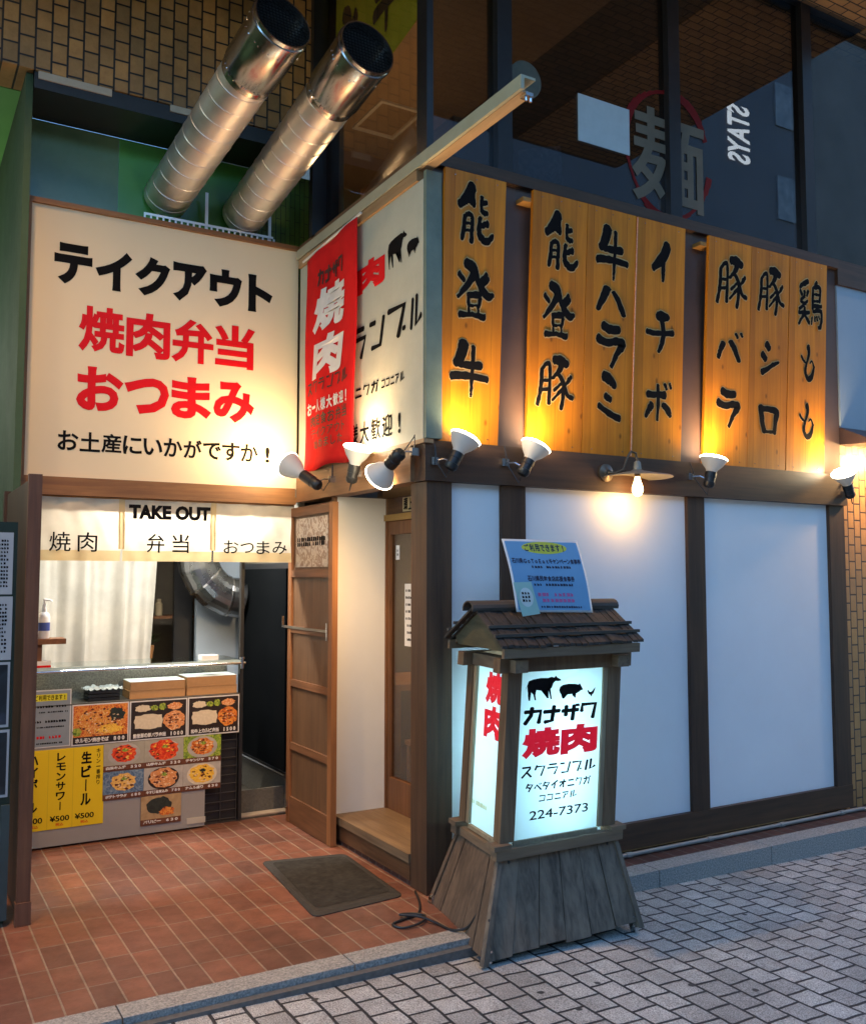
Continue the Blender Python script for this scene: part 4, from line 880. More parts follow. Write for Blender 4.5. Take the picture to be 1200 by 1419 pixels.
tw=thing('tissue_box','white tissue pack with a red stripe on the glass shelf','tissues',(-1.56,1.85,1.06)); bx(-1.62,-1.53,1.81,1.90,1.058,1.10).build('pack',WHITEP,tw,bev=.012); bx(-1.62,-1.53,1.808,1.8095,1.062,1.075).build('stripe',RED,tw)

# ------------------------------------------------------------ posters on the counter
YP=plain('yellow_poster',(.80,.56,.005),(.78,.54,.005),4,rough=.45)
yp=thing('drink_poster','yellow drinks poster with vertical black lettering and prices on the counter front','poster',(-1.42,1.79,.11))
bx(-1.635,-1.211,1.7965,1.799,.112,.578).build('sheet',YP,yp)
F=FX(1.7965,.0008); mb=MB()
write_down(mb,F,'生ビール',(-1.345,.225,-1.285,.555),.04); write_down(mb,F,'レモンサワー',(-1.485,.215,-1.432,.56),.03); write_down(mb,F,'ハイボール',(-1.64,.215,-1.585,.555),.035)
write_down(mb,F,'キリン一番搾り',(-1.258,.345,-1.233,.565),.012)
write(mb,F,'¥500',(-1.375,.155,-1.265,.188),.02); write(mb,F,'¥500',(-1.515,.155,-1.405,.188),.02); write(mb,F,'500',(-1.633,.155,-1.555,.188),.02)
mb.build('lettering',BLACK,yp)
mb=MB()
for x in (-1.32,-1.46,-1.60): write(mb,F,'税込',(x-.022,.128,x+.022,.146),.01)
mb.build('tax_lettering',RED,yp)
mb=MB(); rect(mb,FX(1.7965,.0004),-1.390,.113,-1.388,.577); rect(mb,FX(1.7965,.0004),-1.530,.113,-1.528,.577); mb.build('fold_line',plain('ochre_line',(.6,.42,.01),rough=.5),yp)
gp=thing('voucher_poster','grey blue voucher notice with a yellow heading at the left of the counter front','poster',(-1.5,1.79,.6))
bx(-1.628,-1.411,1.7965,1.799,.592,.93).build('sheet',plain('white_sheet_edge',(.7,.7,.7),rough=.5),gp)
mb=MB(); rect(mb,FX(1.7965,.0004),-1.624,.598,-1.417,.924); mb.build('print',plain('grey_blue_print',(.27,.32,.37),rough=.5),gp)
mb=MB(); rect(mb,FX(1.7965,.0008),-1.62,.865,-1.435,.905); mb.build('heading_patch',plain('heading_yellow',(.75,.68,.02),rough=.5),gp)
F=FX(1.7965,.0012); mb=MB(); write_spread(mb,F,'ご利用できます!',(-1.618,.87,-1.437,.90),.02)
lines(mb,F,-1.615,.82,-1.43,.845,1,.014,1); lines(mb,F,-1.60,.79,-1.43,.81,1,.009,2); lines(mb,F,-1.615,.735,-1.43,.755,1,.014,3); lines(mb,F,-1.60,.705,-1.44,.72,1,.009,4); lines(mb,F,-1.60,.61,-1.45,.625,1,.009,6); mb.build('lettering',BLACK,gp)
mb=MB(); lines(mb,F,-1.60,.64,-1.46,.665,1,.016,5); mb.build('red_lettering',RED,gp)
RICE=plain('print_rice',(.72,.62,.45),(.62,.52,.36),60,rough=.35); DARKPR=plain('print_dark',(.02,.014,.012),(.035,.022,.018),20,rough=.35); BOWLW=plain('print_bowl',(.5,.46,.4),(.36,.33,.28),18,rough=.35); CAPB=plain('print_caption_brown',(.16,.055,.025),rough=.4); WINK=plain('print_white',(.78,.77,.74),rough=.4)
MEAT=food('print_meat',[(.12,.02,.01),(.6,.12,.02),(.8,.34,.06),(.25,.05,.02)],60,1); KIM=food('print_kimchi',[(.4,.01,.005),(.75,.05,.01),(.85,.28,.06)],55,2); NOOD=food('print_noodle',[(.3,.08,.01),(.8,.42,.06),(.62,.12,.02),(.85,.6,.2),(.2,.06,.01)],70,4)
GREEN=food('print_green',[(.03,.08,.01),(.25,.36,.04),(.55,.5,.08)],60,6); YEL=food('print_yellow',[(.6,.24,.02),(.9,.6,.08),(.8,.4,.03),(.95,.75,.3)],60,7); PORK=food('print_pork',[(.3,.07,.02),(.8,.38,.14),(.6,.18,.04),(.85,.55,.3),(.2,.05,.01)],50,8); NORI=food('print_nori',[(.008,.012,.01),(.03,.04,.03),(.012,.016,.012)],30,9); SALAD=food('print_salad',[(.6,.28,.05),(.9,.55,.14),(.4,.14,.03)],40,10); BLUEB=food('print_blue_bowl',[(.03,.06,.14),(.12,.2,.3),(.3,.36,.4)],50,11); WOODPR=food('print_wood',[(.35,.22,.1),(.5,.35,.18)],20,12)
def photo(u0,v0,u1,v1,label,cap,draw,capmat,border,group):
    t=thing('food_poster',label,'poster',((u0+u1)/2,1.79,v0),group)
    bx(u0,u1,1.7942,1.7962,v0,v1).build('sheet',border,t)
    F=FX(1.7942,.0006); w=u1-u0; h=v1-v0; m=.012*w+.003
    P_=lambda u,v: (u0+u*w,v0+v*h)
    def q(name,mat,shapes):
        mb=MB()
        for k in shapes:
            if k[0]=='r': a,b_=P_(k[1],k[2]); c,d=P_(k[3],k[4]); rect(mb,F,a,b_,c,d,k[5])
            elif k[0]=='e':
                a,b_=P_(k[1],k[2]); ell(mb,F,a,b_,k[3]*w,k[4]*h,k[5],30,k[6] if len(k)>6 else 0,int(k[1]*99+k[2]*37))
        mb.build(name,mat,t)
    draw(q)
    mb=MB(); rect(mb,F,u0+.02*w,v0+.03*h,u1-.02*w,v0+.2*h,.0004); mb.build('caption_strip',capmat,t)
    mb=MB(); a,b_=P_(.06,.06); c,d=P_(.94,.17); write_spread(mb,Frame((0,1.7942,0),(1,0,0),(0,0,1),.0016),cap,(a,b_,c,d),.05,1.0); mb.build('lettering',WINK,t)
def bits(seed,n,cx,cy,rx,ry,sz,z=.0010):
    rn=random.Random(seed); o=[]
    for i in range(n):
        a=rn.uniform(0,6.283); r=math.sqrt(rn.random()); k=sz*rn.uniform(.6,1.3)
        o.append(('e',cx+rx*r*math.cos(a),cy+ry*r*math.sin(a),k,k*rn.uniform(.5,1.0),z+i*.00001,.35))
    return o
HI=plain('print_highlight',(.9,.72,.45),(.8,.5,.25),80,rough=.3); DK=plain('print_shadow',(.16,.03,.012),(.09,.02,.01),80,rough=.35)
def yaki(q):
    q('background',MEAT,[('r',.02,.2,.98,.97,0)]); q('shadow_bits',DK,bits(5,40,.45,.58,.4,.3,.022,.0016)); q('light_bits',HI,bits(6,26,.5,.55,.4,.3,.016,.0019)); q('noodles',NOOD,[('e',.52,.55,.42,.33,.0006,.12)]); q('mushrooms',NORI,[('e',.78,.72,.13,.18,.0012,.25)]); q('greens',GREEN,[('e',.08,.33,.08,.10,.0012,.2)]); q('carrots',YEL,[('e',.66,.36,.2,.12,.0014,.3)])
def bento(m):
    def f(q):
        q('shadow_bits',DK,bits(len(m.name),26,.77,.45,.15,.19,.022)); q('light_bits',HI,bits(9,12,.77,.45,.15,.19,.014,.0013))
        q('background',DARKPR,[('r',.02,.2,.98,.97,0)]); q('rice',RICE,[('e',.32,.46,.25,.2,.0006,.05),('r',.09,.30,.55,.62,.0007)])
        q('side_dish',PORK,[('e',.78,.82,.13,.09,.0007,.15)]); q('pickles',GREEN,[('e',.42,.80,.07,.07,.0008,.2),('e',.56,.82,.06,.09,.0008,.2)]); q('salad',RICE,[('e',.22,.80,.13,.09,.0009,.15)]); q('meat',m,[('e',.77,.45,.19,.24,.0007,.1)])
    return f
g2='three large food posters across the counter front'
photo(-1.404,.588,-1.072,.832,'framed noodle photo poster with white caption, left of the three large ones','ホルモン焼きそば 800',yaki,DARKPR,WINK,g2)
photo(-1.066,.588,-.710,.831,'lunch box photo poster with white rice and orange pork, middle of the three large ones','能登豚の豚バラ弁当 1000',bento(PORK),DARKPR,WINK,g2)
photo(-.705,.587,-.367,.832,'lunch box photo poster with dark red beef, right of the three large ones','和牛上カルビ弁当 1500',bento(MEAT),DARKPR,WINK,g2)
def bowl(m,bg,b_=BOWLW,s=.0):
    def f(q):
        sd=int(s*100)+len(m.name)*7+len(bg.name)
        q('shadow_bits',DK,bits(sd,16,.5,.6,.27+s,.27+s,.035)); q('light_bits',HI if m is not KIM else YEL,bits(sd+1,13,.5,.6,.25+s,.25+s,.028,.0012))
        q('background',bg,[('r',0,.2,1,1,0)]); q('bowl',b_,[('e',.5,.58,.40,.40,.0004)]); q('dish',m,[('e',.5,.6,.31+s,.31+s,.0008,.12)]); q('garnish',GREEN if m is not YEL else NORI,[('e',.52,.72,.07,.07,.0012,.3)])
    return f
g3='small dish posters in two rows on the counter front'
CW=(1.217-.485)/3
TABL=food('print_table',[(.32,.3,.24),(.42,.39,.3)],12,13)
dishes=[('白菜キムチ 520',bowl(KIM,TABL),'kimchi dish poster in the upper row, at the left'),('山芋キムチ 520',bowl(KIM,TABL,BOWLW,.07),'bright orange red kimchi dish poster in the middle of the upper row'),('チャンジャ 570',bowl(MEAT,GREEN),'red meat on green leaves dish poster in the upper row, at the right'),
 ('ポテトサラダ 680',bowl(SALAD,BLUEB,BLUEB),'potato salad dish poster with blue bowl in the lower row'),('牛すじ塩煮込み 780',bowl(PORK,BOWLW,DARKPR,.05),'stew in a dark rimmed bowl, middle dish poster of the lower row'),('ナムル盛り 630',bowl(YEL,BOWLW,RICE,.03),'yellow bean sprout dish poster in the lower row, at the right')]
for i,(cp,dr,la) in enumerate(dishes):
    r=i//3; c=i%3; u0=-1.217+c*CW; photo(u0,.415-.172*r,u0+CW-.001,.585-.172*r,la,cp,dr,CAPB,CAPB,g3)
def bari(q):
    q('background',WOODPR,[('r',0,.2,1,1,0)]); q('seaweed',NORI,[('e',.45,.65,.3,.3,.0006,.12)]); q('meat',MEAT,[('e',.65,.42,.2,.14,.001,.2)])
photo(-.988,.062,-.738,.240,'single dark seaweed dish poster hanging lowest on the counter front','バリビー 630',bari,CAPB,CAPB,None)

# ============================================================ DUCTS over the sign
def duct(far,near,r,r1,label):
    far=Vector(far); near=Vector(near); d=(near-far).normalized(); L=(near-far).length
    t=thing('spiral_duct',label,'duct',tuple(far),'spiral exhaust ducts over the takeout sign')
    MB().lathe(far,d,[(0,r),(L-.40,r1)],48,True,False).build('pipe',STEEL,t,smooth=True)
    up=Vector((0,0,1)); u=(up-d*up.dot(d)).normalized(); w=d.cross(u); pts=[]
    n=int((L-.42)/.125*28)
    for k in range(n+1):
        a=2*math.pi*k/28; pts.append(far+d*(.005+(L-.43)*k/n)+u*((r+(r1-r)*k/n)*math.cos(a))+w*((r+(r1-r)*k/n)*math.sin(a)))
    MB().tube(pts,.0032,5).build('seam',STEEL,t,smooth=True)
    r=r1; R2=r*1.085
    MB().lathe(far,d,[(L-.44,r+.002),(L-.41,r+.004),(L-.385,R2-.01),(L-.37,R2),(L-.05,R2),(L-.045,R2+.006),(L-.03,R2+.006),(L-.025,R2),(L,R2+.002),(L,R2-.006),(L-.08,R2-.006)],48,False,False).build('end_collar',plain('bright_collar',(.66,.65,.63),(.5,.49,.48),14,rough=.2,metal=1,rv=.12,bmp=.06),t,smooth=True)
    MB().lathe(far,d,[(L-.07,R2-.004),(L-.069,.001)],40,False,False).build('mesh_cap',BLKMET,t)
    mb=MB()
    for k in range(-7,8):
        x=k*R2/8; h=math.sqrt(max(0,(R2-.01)**2-x*x)); mb.tube([far+d*(L-.06)+u*x-w*h,far+d*(L-.06)+u*x+w*h],.0025,4); mb.tube([far+d*(L-.058)+w*x-u*h,far+d*(L-.058)+w*x+u*h],.0025,4)
    mb.build('grille',plain('dark_grille',(.012,.012,.012),rough=.8,spec=.1),t)
    mb=MB(); rn=random.Random(len(label))
    for q in (.395,.115):
        for k in range(26):
            a=2*math.pi*k/26+rn.uniform(-.1,.1); c=far+d*(L-q+rn.uniform(-.008,.008))+(u*math.cos(a)+w*math.sin(a))*(R2+.001 if q<.3 else r+.006)
            mb.lathe(c,(u*math.cos(a)+w*math.sin(a)),[(0,.005),(.003,.003)],6)
    mb.build('rivet',CHROME,t); 
duct((-.90,1.86,4.085),(-.697,.273,4.527),.143,.149,'left shiny spiral exhaust duct jutting out over the takeout sign')
duct((-.385,1.83,4.055),(-.267,.141,4.442),.14,.147,'right shiny spiral exhaust duct jutting out close to the shop corner')
rk=thing('duct_rack','perforated galvanised steel rack along the top of the takeout sign','rack',(-.62,1.76,3.874))
mb=MB().box(-1.06,-.19,1.745,1.775,3.874,3.879).box(-1.06,-.19,1.745,1.749,3.915,3.93).box(-1.06,-.19,1.745,1.749,3.880,3.886)
for i in range(23): mb.box(-1.06+i*.0395,-1.048+i*.0395,1.7455,1.7485,3.8865,3.9145)
mb.build('angle_bar',STEEL,rk)
for x in (-.66,-.22): bx(x,x+.02,1.76,1.765,3.88,4.15).build('strut',STEEL,rk)

# ============================================================ LANTERN SIGN
LX=.0; FRY=-.68
def LM(x,y,z):
    """lantern coordinates: x from the body's left side, y from the front edge of the body, z up; it stands a little askew"""
    return Vector((x+.17*y+.07*(z-.4),FRY+y,z))
def lhex(mb,x0,x1,y0,y1,z0,z1,tx=0,ty=0):
    """box, its bottom larger by tx,ty on each side"""
    b=[(x0-tx,y0-ty,z0),(x1+tx,y0-ty,z0),(x1+tx,y1+ty,z0),(x0-tx,y1+ty,z0),(x0,y0,z1),(x1,y0,z1),(x1,y1,z1),(x0,y1,z1)]
    return mb.hexa([LM(*p) for p in b])
ln=thing('lantern_sign','lit standing lantern sign with shingled roof and flared wooden base on the pavement','sign',(.34,-.44,-.06))
LW=wood('weathered_lantern_wood',(.20,.125,.068),(.105,.062,.034),'Z',rough=.7); LWX=wood('weathered_lantern_rail',(.22,.15,.09),(.12,.08,.05),'X',rough=.75); LWY=wood('weathered_lantern_side',(.22,.15,.09),(.12,.08,.05),'Y',rough=.75)
GREYW=wood('grey_weathered_boards',(.215,.165,.12),(.075,.058,.044),'Z',rough=.8,bmp=.4); BRNW=wood('brown_weathered_boards',(.17,.11,.068),(.07,.046,.03),'Z',rough=.8,bmp=.4)
W_,D_=.672,.47
# flared base: four board faces and corner battens
zt,zb=.345,-.035; fx,fy=.105,.105
def facepts(side):
    T={'f':((0,0),(W_,0)),'r':((W_,0),(W_,D_)),'b':((W_,D_),(0,D_)),'l':((0,D_),(0,0))}[side]
    Bt={'f':((-fx,-fy),(W_+fx,-fy)),'r':((W_+fx,-fy),(W_+fx,D_+fy)),'b':((W_+fx,D_+fy),(-fx,D_+fy)),'l':((-fx,D_+fy),(-fx,-fy))}[side]
    return T,Bt
for side,m,n in (('f',GREYW,6),('l',BRNW,5),('r',GREYW,5),('b',BRNW,6)):
    T,Bt=facepts(side)
    ctr=Vector((W_/2,D_/2,0)); pm=MB()
    for k in range(n):
        def pt(f,top,ins):
            A,Bb=(T if top else Bt); x=A[0]+(Bb[0]-A[0])*f; y=A[1]+(Bb[1]-A[1])*f
            d=Vector((ctr.x-x,ctr.y-y)); nx={'f':(0,1),'r':(-1,0),'b':(0,-1),'l':(1,0)}[side]
            return (x+nx[0]*ins,y+nx[1]*ins)
        f0=(k+.012)/n; f1=(k+.985)/n; z0=zb+(.012*((k*7)%3))*.6; off=.004*((k*5)%3)/2
        q=[]
        for (f,top,ins) in ((f0,0,off),(f1,0,off),(f1,0,off+.014),(f0,0,off+.014),(f0,1,off),(f1,1,off),(f1,1,off+.014),(f0,1,off+.014)):
            p=pt(f,top,ins); q.append(LM(p[0],p[1],zt if top else z0))
        pm.hexa(q)
    pm.build('base_panel',m,ln,bev=.002)
lhex(MB(),.03,W_-.03,.03,D_-.03,zb+.02,zt-.02,fx-.02,fy-.02)
mb=MB(); lhex(mb,.02,W_-.02,.02,D_-.02,zb+.03,zt-.005,fx-.005,fy-.005); mb.build('base_core',BLKMET,ln)
for cx,cy in ((0,0),(1,0),(0,1),(1,1)):
    x=cx*W_; y=cy*D_; ex=-fx if cx==0 else fx; ey=-fy if cy==0 else fy
    top=LM(x,y,zt); bot=LM(x+ex,y+ey,zb-.012)
    h=.011
    c=[bot+Vector(p) for p in ((-h*1.3,-h*1.3,0),(h*1.3,-h*1.3,0),(h*1.3,h*1.3,0),(-h*1.3,h*1.3,0))]+[top+Vector(p) for p in ((-h,-h,0),(h,-h,0),(h,h,0),(-h,h,0))]
    mb=MB(); mb.hexa(c); mb.build('corner_batten',GREYW if cx or cy==0 else BRNW,ln,bev=.002)
    wz=road_z(bot.x) if bot.y<-.33 else .004
    mb=MB(); p=LM(x+ex*.78,y+ey*.78,0); mb.lathe((p.x-.012,p.y,wz+.021),(1,0,0),[(0,.02),(.024,.02)],16); mb.box(p.x-.02,p.x+.02,p.y-.015,p.y+.015,wz+.03,zb+.04); mb.build('caster',CHROME,ln)
# ledge
for a in ((-.03,W_+.03,-.03,.035),(-.03,W_+.03,D_-.035,D_+.03)): mb=MB(); lhex(mb,*a,.346,.392); mb.build('ledge_rail',LWX,ln,bev=.004)
for a in ((-.012,.035,.036,D_-.036),(W_-.035,W_+.012,.036,D_-.036)): mb=MB(); lhex(mb,*a,.348,.386); mb.build('ledge_rail',LWY,ln,bev=.004)
for cx in (-.045,W_-.045):
    for cy in (-.036,D_-.05): 
        mb=MB(); lhex(mb,cx,cx+.09,cy,cy+.085,.392,.412); mb.build('ledge_block',LWX,ln,bev=.003)
# posts and upper beams
for x in (.0,W_-.078):
    for y in (0,D_-.07): mb=MB(); lhex(mb,x,x+.078,y,y+.07,.4125,1.165); mb.build('post',LW,ln,bev=.004)
for y in (-.012,D_-.06): mb=MB(); lhex(mb,-.055,W_+.055,y,y+.072,1.166,1.232); mb.build('beam',LW,ln,bev=.004)
for x in (.0,W_-.07): mb=MB(); lhex(mb,x,x+.07,-.07,-.0125,1.17,1.226); lhex(mb,x,x+.07,.061,D_-.0605,1.17,1.226); lhex(mb,x,x+.07,D_+.0125,D_+.07,1.17,1.226); mb.build('side_beam',LWY,ln,bev=.004)
# lit panels with trims
m,nt,b=newmat('lantern_acrylic'); PM=m
b.inputs['Base Color'].default_value=(.7,.78,.8,1); b.inputs['Roughness'].default_value=.3
tl=nt.nodes.new('ShaderNodeBsdfTranslucent'); tl.inputs[0].default_value=(.82,.93,.96,1)
mx_=nt.nodes.new('ShaderNodeMixShader'); mx_.inputs[0].default_value=.6; nt.links.new(b.outputs[0],mx_.inputs[1]); nt.links.new(tl.outputs[0],mx_.inputs[2]); nt.links.new(mx_.outputs[0],nt.nodes['Material Output'].inputs[0])
LRED=emis('lit_red_film',(.6,.0,.02),.10); LRED.node_tree.nodes['Principled BSDF'].inputs['Base Color'].default_value=(.6,.01,.02,1)
PZ0,PZ1=.392,1.165
mb=MB(); lhex(mb,.079,W_-.079,.018,.022,PZ0,PZ1); pf=mb.build('lit_panel',PM,ln)
mb=MB(); lhex(mb,.079,W_-.079,D_-.022,D_-.018,PZ0,PZ1); mb.build('lit_panel',PM,ln)
mb=MB(); lhex(mb,.024,.028,.071,D_-.071,PZ0,PZ1); mb.build('lit_panel',PM,ln)
mb=MB(); lhex(mb,W_-.028,W_-.024,.071,D_-.071,PZ0,PZ1); mb.build('lit_panel',PM,ln)
TRIM=wood('pale_lantern_trim',(.34,.27,.17),(.24,.18,.11),'Z',rough=.7)
for (a,b_,c,d) in ((W_-.105,W_-.0785,.004,.0175),): mb=MB(); lhex(mb,a,b_,c,d,PZ0+.02,PZ1); mb.build('panel_trim',TRIM,ln)
mb=MB(); lhex(mb,.079,W_-.106,.004,.0175,PZ0,PZ0+.018); mb.build('panel_trim',TRIM,ln)
mb=MB(); lhex(mb,.006,.0235,D_-.10,D_-.0705,PZ0+.02,PZ1); mb.build('panel_trim',TRIM,ln)
mb=MB(); lhex(mb,.006,.0235,.071,D_-.101,PZ0,PZ0+.018); mb.build('panel_trim',TRIM,ln)
class LF:  # front panel, fractions from its top left corner -> u,v in 0..1 (v up)
    def __call__(s,a,b_,n=0): return LM(.079+a*(W_-.158),.018-.0015-n,PZ0+b_*(PZ1-PZ0))
class LS:
    def __call__(s,a,b_,n=0): return LM(.024-.0015-n,D_-.071-a*(D_-.142),PZ0+b_*(PZ1-PZ0))
F=LF(); mb=MB()
V=lambda u0,t,u1,b_: (u0,1-b_,u1,1-t)
silh(mb,F,COW,V(.06,.035,.46,.18)); silh(mb,F,PIG,V(.44,.09,.72,.18)); silh(mb,F,CHK,V(.77,.122,.87,.18))
write_st(mb,F,'カナザワ',V(.05,.215,.90,.312),.92)
write_st(mb,F,'スクランブル',V(.05,.56,.91,.623),.9)
write_st(mb,F,'タベタイオニクガ',V(.11,.662,.86,.708),.86); write_st(mb,F,'ココニアル',V(.26,.735,.70,.774),.84)
write(mb,F,'224-7373',V(.17,.822,.84,.875),.012); mb.build('lettering',BLACK,ln)
mb=MB(); write_spread(mb,F,'焼肉',V(.05,.34,.92,.515),.06,.99); mb.build('red_lettering',LRED,ln)
mb=MB(); F=LS(); write_spread(mb,F,'焼',V(.36,.02,.985,.215),.06,1); write_spread(mb,F,'肉',V(.36,.225,.985,.42),.06,1); mb.build('red_lettering',LRED,ln)
mb=MB(); lines(mb,F,.1,.14,.62,.19,1,.03,3); mb.build('faded_lettering',plain('faded_yellow',(.6,.62,.25),rough=.5),ln)
tb_=MB().tube([LM(W_/2,D_/2,.45),LM(W_/2,D_/2,1.12)],.016,12).build('inner_tube',emis('lantern_tube',(.55,.93,1),6),ln)
for zz in (.56,.80,1.03):
    l=bpy.data.lights.new('lantern','POINT'); l.energy=1.15*LK; l.color=(.74,.95,1); l.shadow_soft_size=.05
    lo=bpy.data.objects.new('lantern_light',l); COL.objects.link(lo); lo.parent=ln; lo.location=LM(W_/2,D_/2,zz)-Vector(ln.location)
# roof: two slopes of boards, battens, ridge cap, gables
RY=D_/2; ze=1.285; zr=1.452; ov=.105; xl,xr=-.10,W_+.065
SH=wood('roof_boards',(.06,.046,.036),(.022,.018,.015),'Y',rough=.75,bmp=.5,fine=1.3); RB=wood('roof_battens',(.095,.075,.058),(.045,.035,.028),'X',rough=.7)
rn=random.Random(11)
for sgn in (-1,1):
    n=24; rm=MB()
    for k in range(n):
        a=xl+(xr-xl)*k/n+.002; b_=xl+(xr-xl)*(k+1)/n-.002; dz=rn.uniform(-.004,.004)
        ye=RY+sgn*(RY+ov+rn.uniform(-.006,.006)); yr=RY
        q=[(a,ye,ze-.0+dz),(b_,ye,ze+dz),(b_,yr,zr+dz),(a,yr,zr+dz),(a,ye,ze+.012+dz),(b_,ye,ze+.012+dz),(b_,yr,zr+.012+dz),(a,yr,zr+.012+dz)]
        rm.hexa([LM(*p) for p in q])
    rm.build('roof_slope',SH,ln)
    for f in (.60,.82):
        y=RY+sgn*(RY+ov)*f; z=zr+(ze-zr)*f+.016
        mb=MB(); mb.hexa([LM(*p) for p in ((xl-.01,y-.009,z),(xr+.01,y-.009,z),(xr+.01,y+.009,z),(xl-.01,y+.009,z),(xl-.01,y-.009,z+.014),(xr+.01,y-.009,z+.014),(xr+.01,y+.009,z+.014),(xl-.01,y+.009,z+.014))]); mb.build('roof_batten',RB,ln,bev=.002)
    y=RY+sgn*(RY+ov-.02)
    mb=MB(); mb.hexa([LM(*p) for p in ((xl+.02,y-.012,ze-.045),(xr-.02,y-.012,ze-.045),(xr-.02,y+.012,ze-.045),(xl+.02,y+.012,ze-.045),(xl+.02,y-.012,ze-.002),(xr-.02,y-.012,ze-.002),(xr-.02,y+.012,ze-.002),(xl+.02,y+.012,ze-.002))]); mb.build('eave_board',LWX,ln)
    for k in range(7):
        x=xl+.06+(xr-xl-.12)*k/6
        y2=RY+sgn*(RY+ov-.04); y3=RY+sgn*.05
        q=[(x-.012,y2,ze-.022),(x+.012,y2,ze-.022),(x+.012,y3,zr-.03),(x-.012,y3,zr-.03),(x-.012,y2,ze-.003),(x+.012,y2,ze-.003),(x+.012,y3,zr-.011),(x-.012,y3,zr-.011)]
        mb=MB(); mb.hexa([LM(*p) for p in q]); mb.build('rafter',LW,ln)
mb=MB()
for k in range(9):
    a0=R(200-220*k/9); a1=R(200-220*(k+1)/9)
    P0=lambda a,x,r: LM(x,RY+r*math.cos(a)*1.25,zr-.0+r*math.sin(a)*.75)
    for r in (.05,): mb.hexa([P0(a0,xl-.03,r-.008),P0(a0,xr+.03,r-.008),P0(a1,xr+.03,r-.008),P0(a1,xl-.03,r-.008),P0(a0,xl-.03,r),P0(a0,xr+.03,r),P0(a1,xr+.03,r),P0(a1,xl-.03,r)])
mb.build('ridge_cap',RB,ln)
for x in (xl+.045,xr-.06):
    mb=MB(); A=[(-ov*.55,ze+.03),(D_+ov*.55,ze+.03),(RY,zr-.012)]
    A=[(-.02,ze-.018),(D_+.02,ze-.018),(D_+ov*.6,ze+.025),(RY,zr-.01),(-ov*.6,ze+.025)]
    mb.prism(A,lambda u,v,n: LM(x+n,u,v),0,.014); mb.build('gable_board',wood('mossy_gable',(.10,.085,.045),(.055,.05,.028),'Y',rough=.8),ln)
for side in ('f',):
    mb=MB()
    for (x,z) in ((.05,.33),(W_-.05,.33),(-.07,.12),(-.03,.25),(W_+.085,.03),(W_+.05,.16)):
        t_=(zt-z)/(zt-zb); p=LM(x,-fy*t_-.004,z); mb.lathe(p,(0,-1,.25),[(0,.007),(.004,.006),(.006,.002)],10)
    mb.build('bolt',BLKMET,ln)
# notice taped on the lantern roof
pn=thing('voucher_notice','blue notice sheet with a yellow heading taped upright on the lantern roof','notice',(.44,-.47,1.44))
def pc(u,v):
    x=.178+u*.475+.012*(1-v); return Vector((x,-.505+.06*v-.03*math.sin(v*3.0)-.05*(1-v)**2+.01*u,1.435+v*.352-.012*(1-v)*u))
MB().grid(pc,14,14).build('sheet',plain('white_sheet',(.68,.72,.75),rough=.5),pn,smooth=True,solid=.0015)
class PF:
    def __init__(s,e=.0018): s.e=e
    def __call__(s,a,b_,n=0):
        p=pc(a,b_); return p+Vector((0,-s.e-n,.0))
F=PF(); MB().grid(lambda u,v:F(.025+u*.95,.03+v*.94),12,12).build('print',plain('sky_blue_print',(.17,.36,.56),(.13,.3,.5),3,rough=.5),pn,smooth=True)
mb=MB(); ell(mb,PF(.0026),.52,.885,.30,.085); mb.build('heading_patch',plain('lime_yellow',(.62,.62,.04),rough=.5),pn)
F=PF(.0034); mb=MB(); write_spread(mb,F,'ご利用できます!',(.25,.835,.80,.935),.03)
write_spread(mb,F,'石川県GoToEatキャンペーン食事券',(.05,.665,.96,.735),.03,.95); lines(mb,F,.25,.595,.80,.64,1,.035,2)
write_spread(mb,F,'石川県民飲食店応援食事券',(.20,.42,.82,.495),.03,.95); lines(mb,F,.27,.35,.78,.40,1,.035,3); lines(mb,F,.32,.05,.86,.10,1,.03,4); mb.build('lettering',plain('navy_ink',(.02,.02,.06),rough=.5),pn)
mb=MB(); lines(mb,F,.30,.21,.78,.27,1,.05,5); lines(mb,F,.35,.135,.78,.19,1,.05,6); mb.build('pink_lettering',plain('pink_ink',(.6,.12,.3),rough=.5),pn)
mb=MB(); F=PF(.0042); mb.poly([F(.005,.40),F(.235,.41),F(.29,-.02),F(.06,-.06)]); mb.build('green_sticker',plain('mint_sticker',(.36,.55,.48),(.32,.5,.44),9,rough=.5),pn)
mb=MB(); ell(mb,PF(.005),.145,.20,.085,.13); mb.build('sticker_disc',plain('sticker_white',(.7,.75,.72),rough=.5),pn)
mb=MB(); lines(mb,PF(.0058),.09,.13,.21,.28,3,.035,7); mb.build('sticker_print',BLACK,pn)
# ============================================================ SMALL THINGS ON THE GROUND
dm=thing('door_mat','dark grey rubber door mat lying on the red tiles by the entrance','mat',(-.32,.45,0))
c=[(-.523,.922),(-.054,.821),(-.099,.023),(-.608,-.025)]
def rounded(c,r,k=5):
    out=[]
    for i in range(4):
        p=Vector((*c[i],0)); a=Vector((*c[i-1],0)); b_=Vector((*c[(i+1)%4],0)); da=(a-p).normalized(); db=(b_-p).normalized()
        for j in range(k+1):
            t=j/k; q=(1-t)**2*(p+da*r)+2*t*(1-t)*p+t*t*(p+db*r); out.append((q.x,q.y))
    return out
rc=rounded(c,.05); ce=Vector((sum(p[0] for p in c)/4,sum(p[1] for p in c)/4)); inn=[tuple(ce+(Vector(p)-ce)*.93) for p in rc]
inn2=[tuple(ce+(Vector(p)-ce)*.84) for p in rc]
RUB=plain('rubber_mat',(.05,.047,.042),(.024,.023,.021),26,rough=.9,bmp=.5,spec=.1)
mb=MB(); n=len(rc); lv=[[mb.bm.verts.new((x,y,z)) for x,y in L] for L,z in ((rc,.001),(rc,.005),(inn,.012),(inn2,.013))]
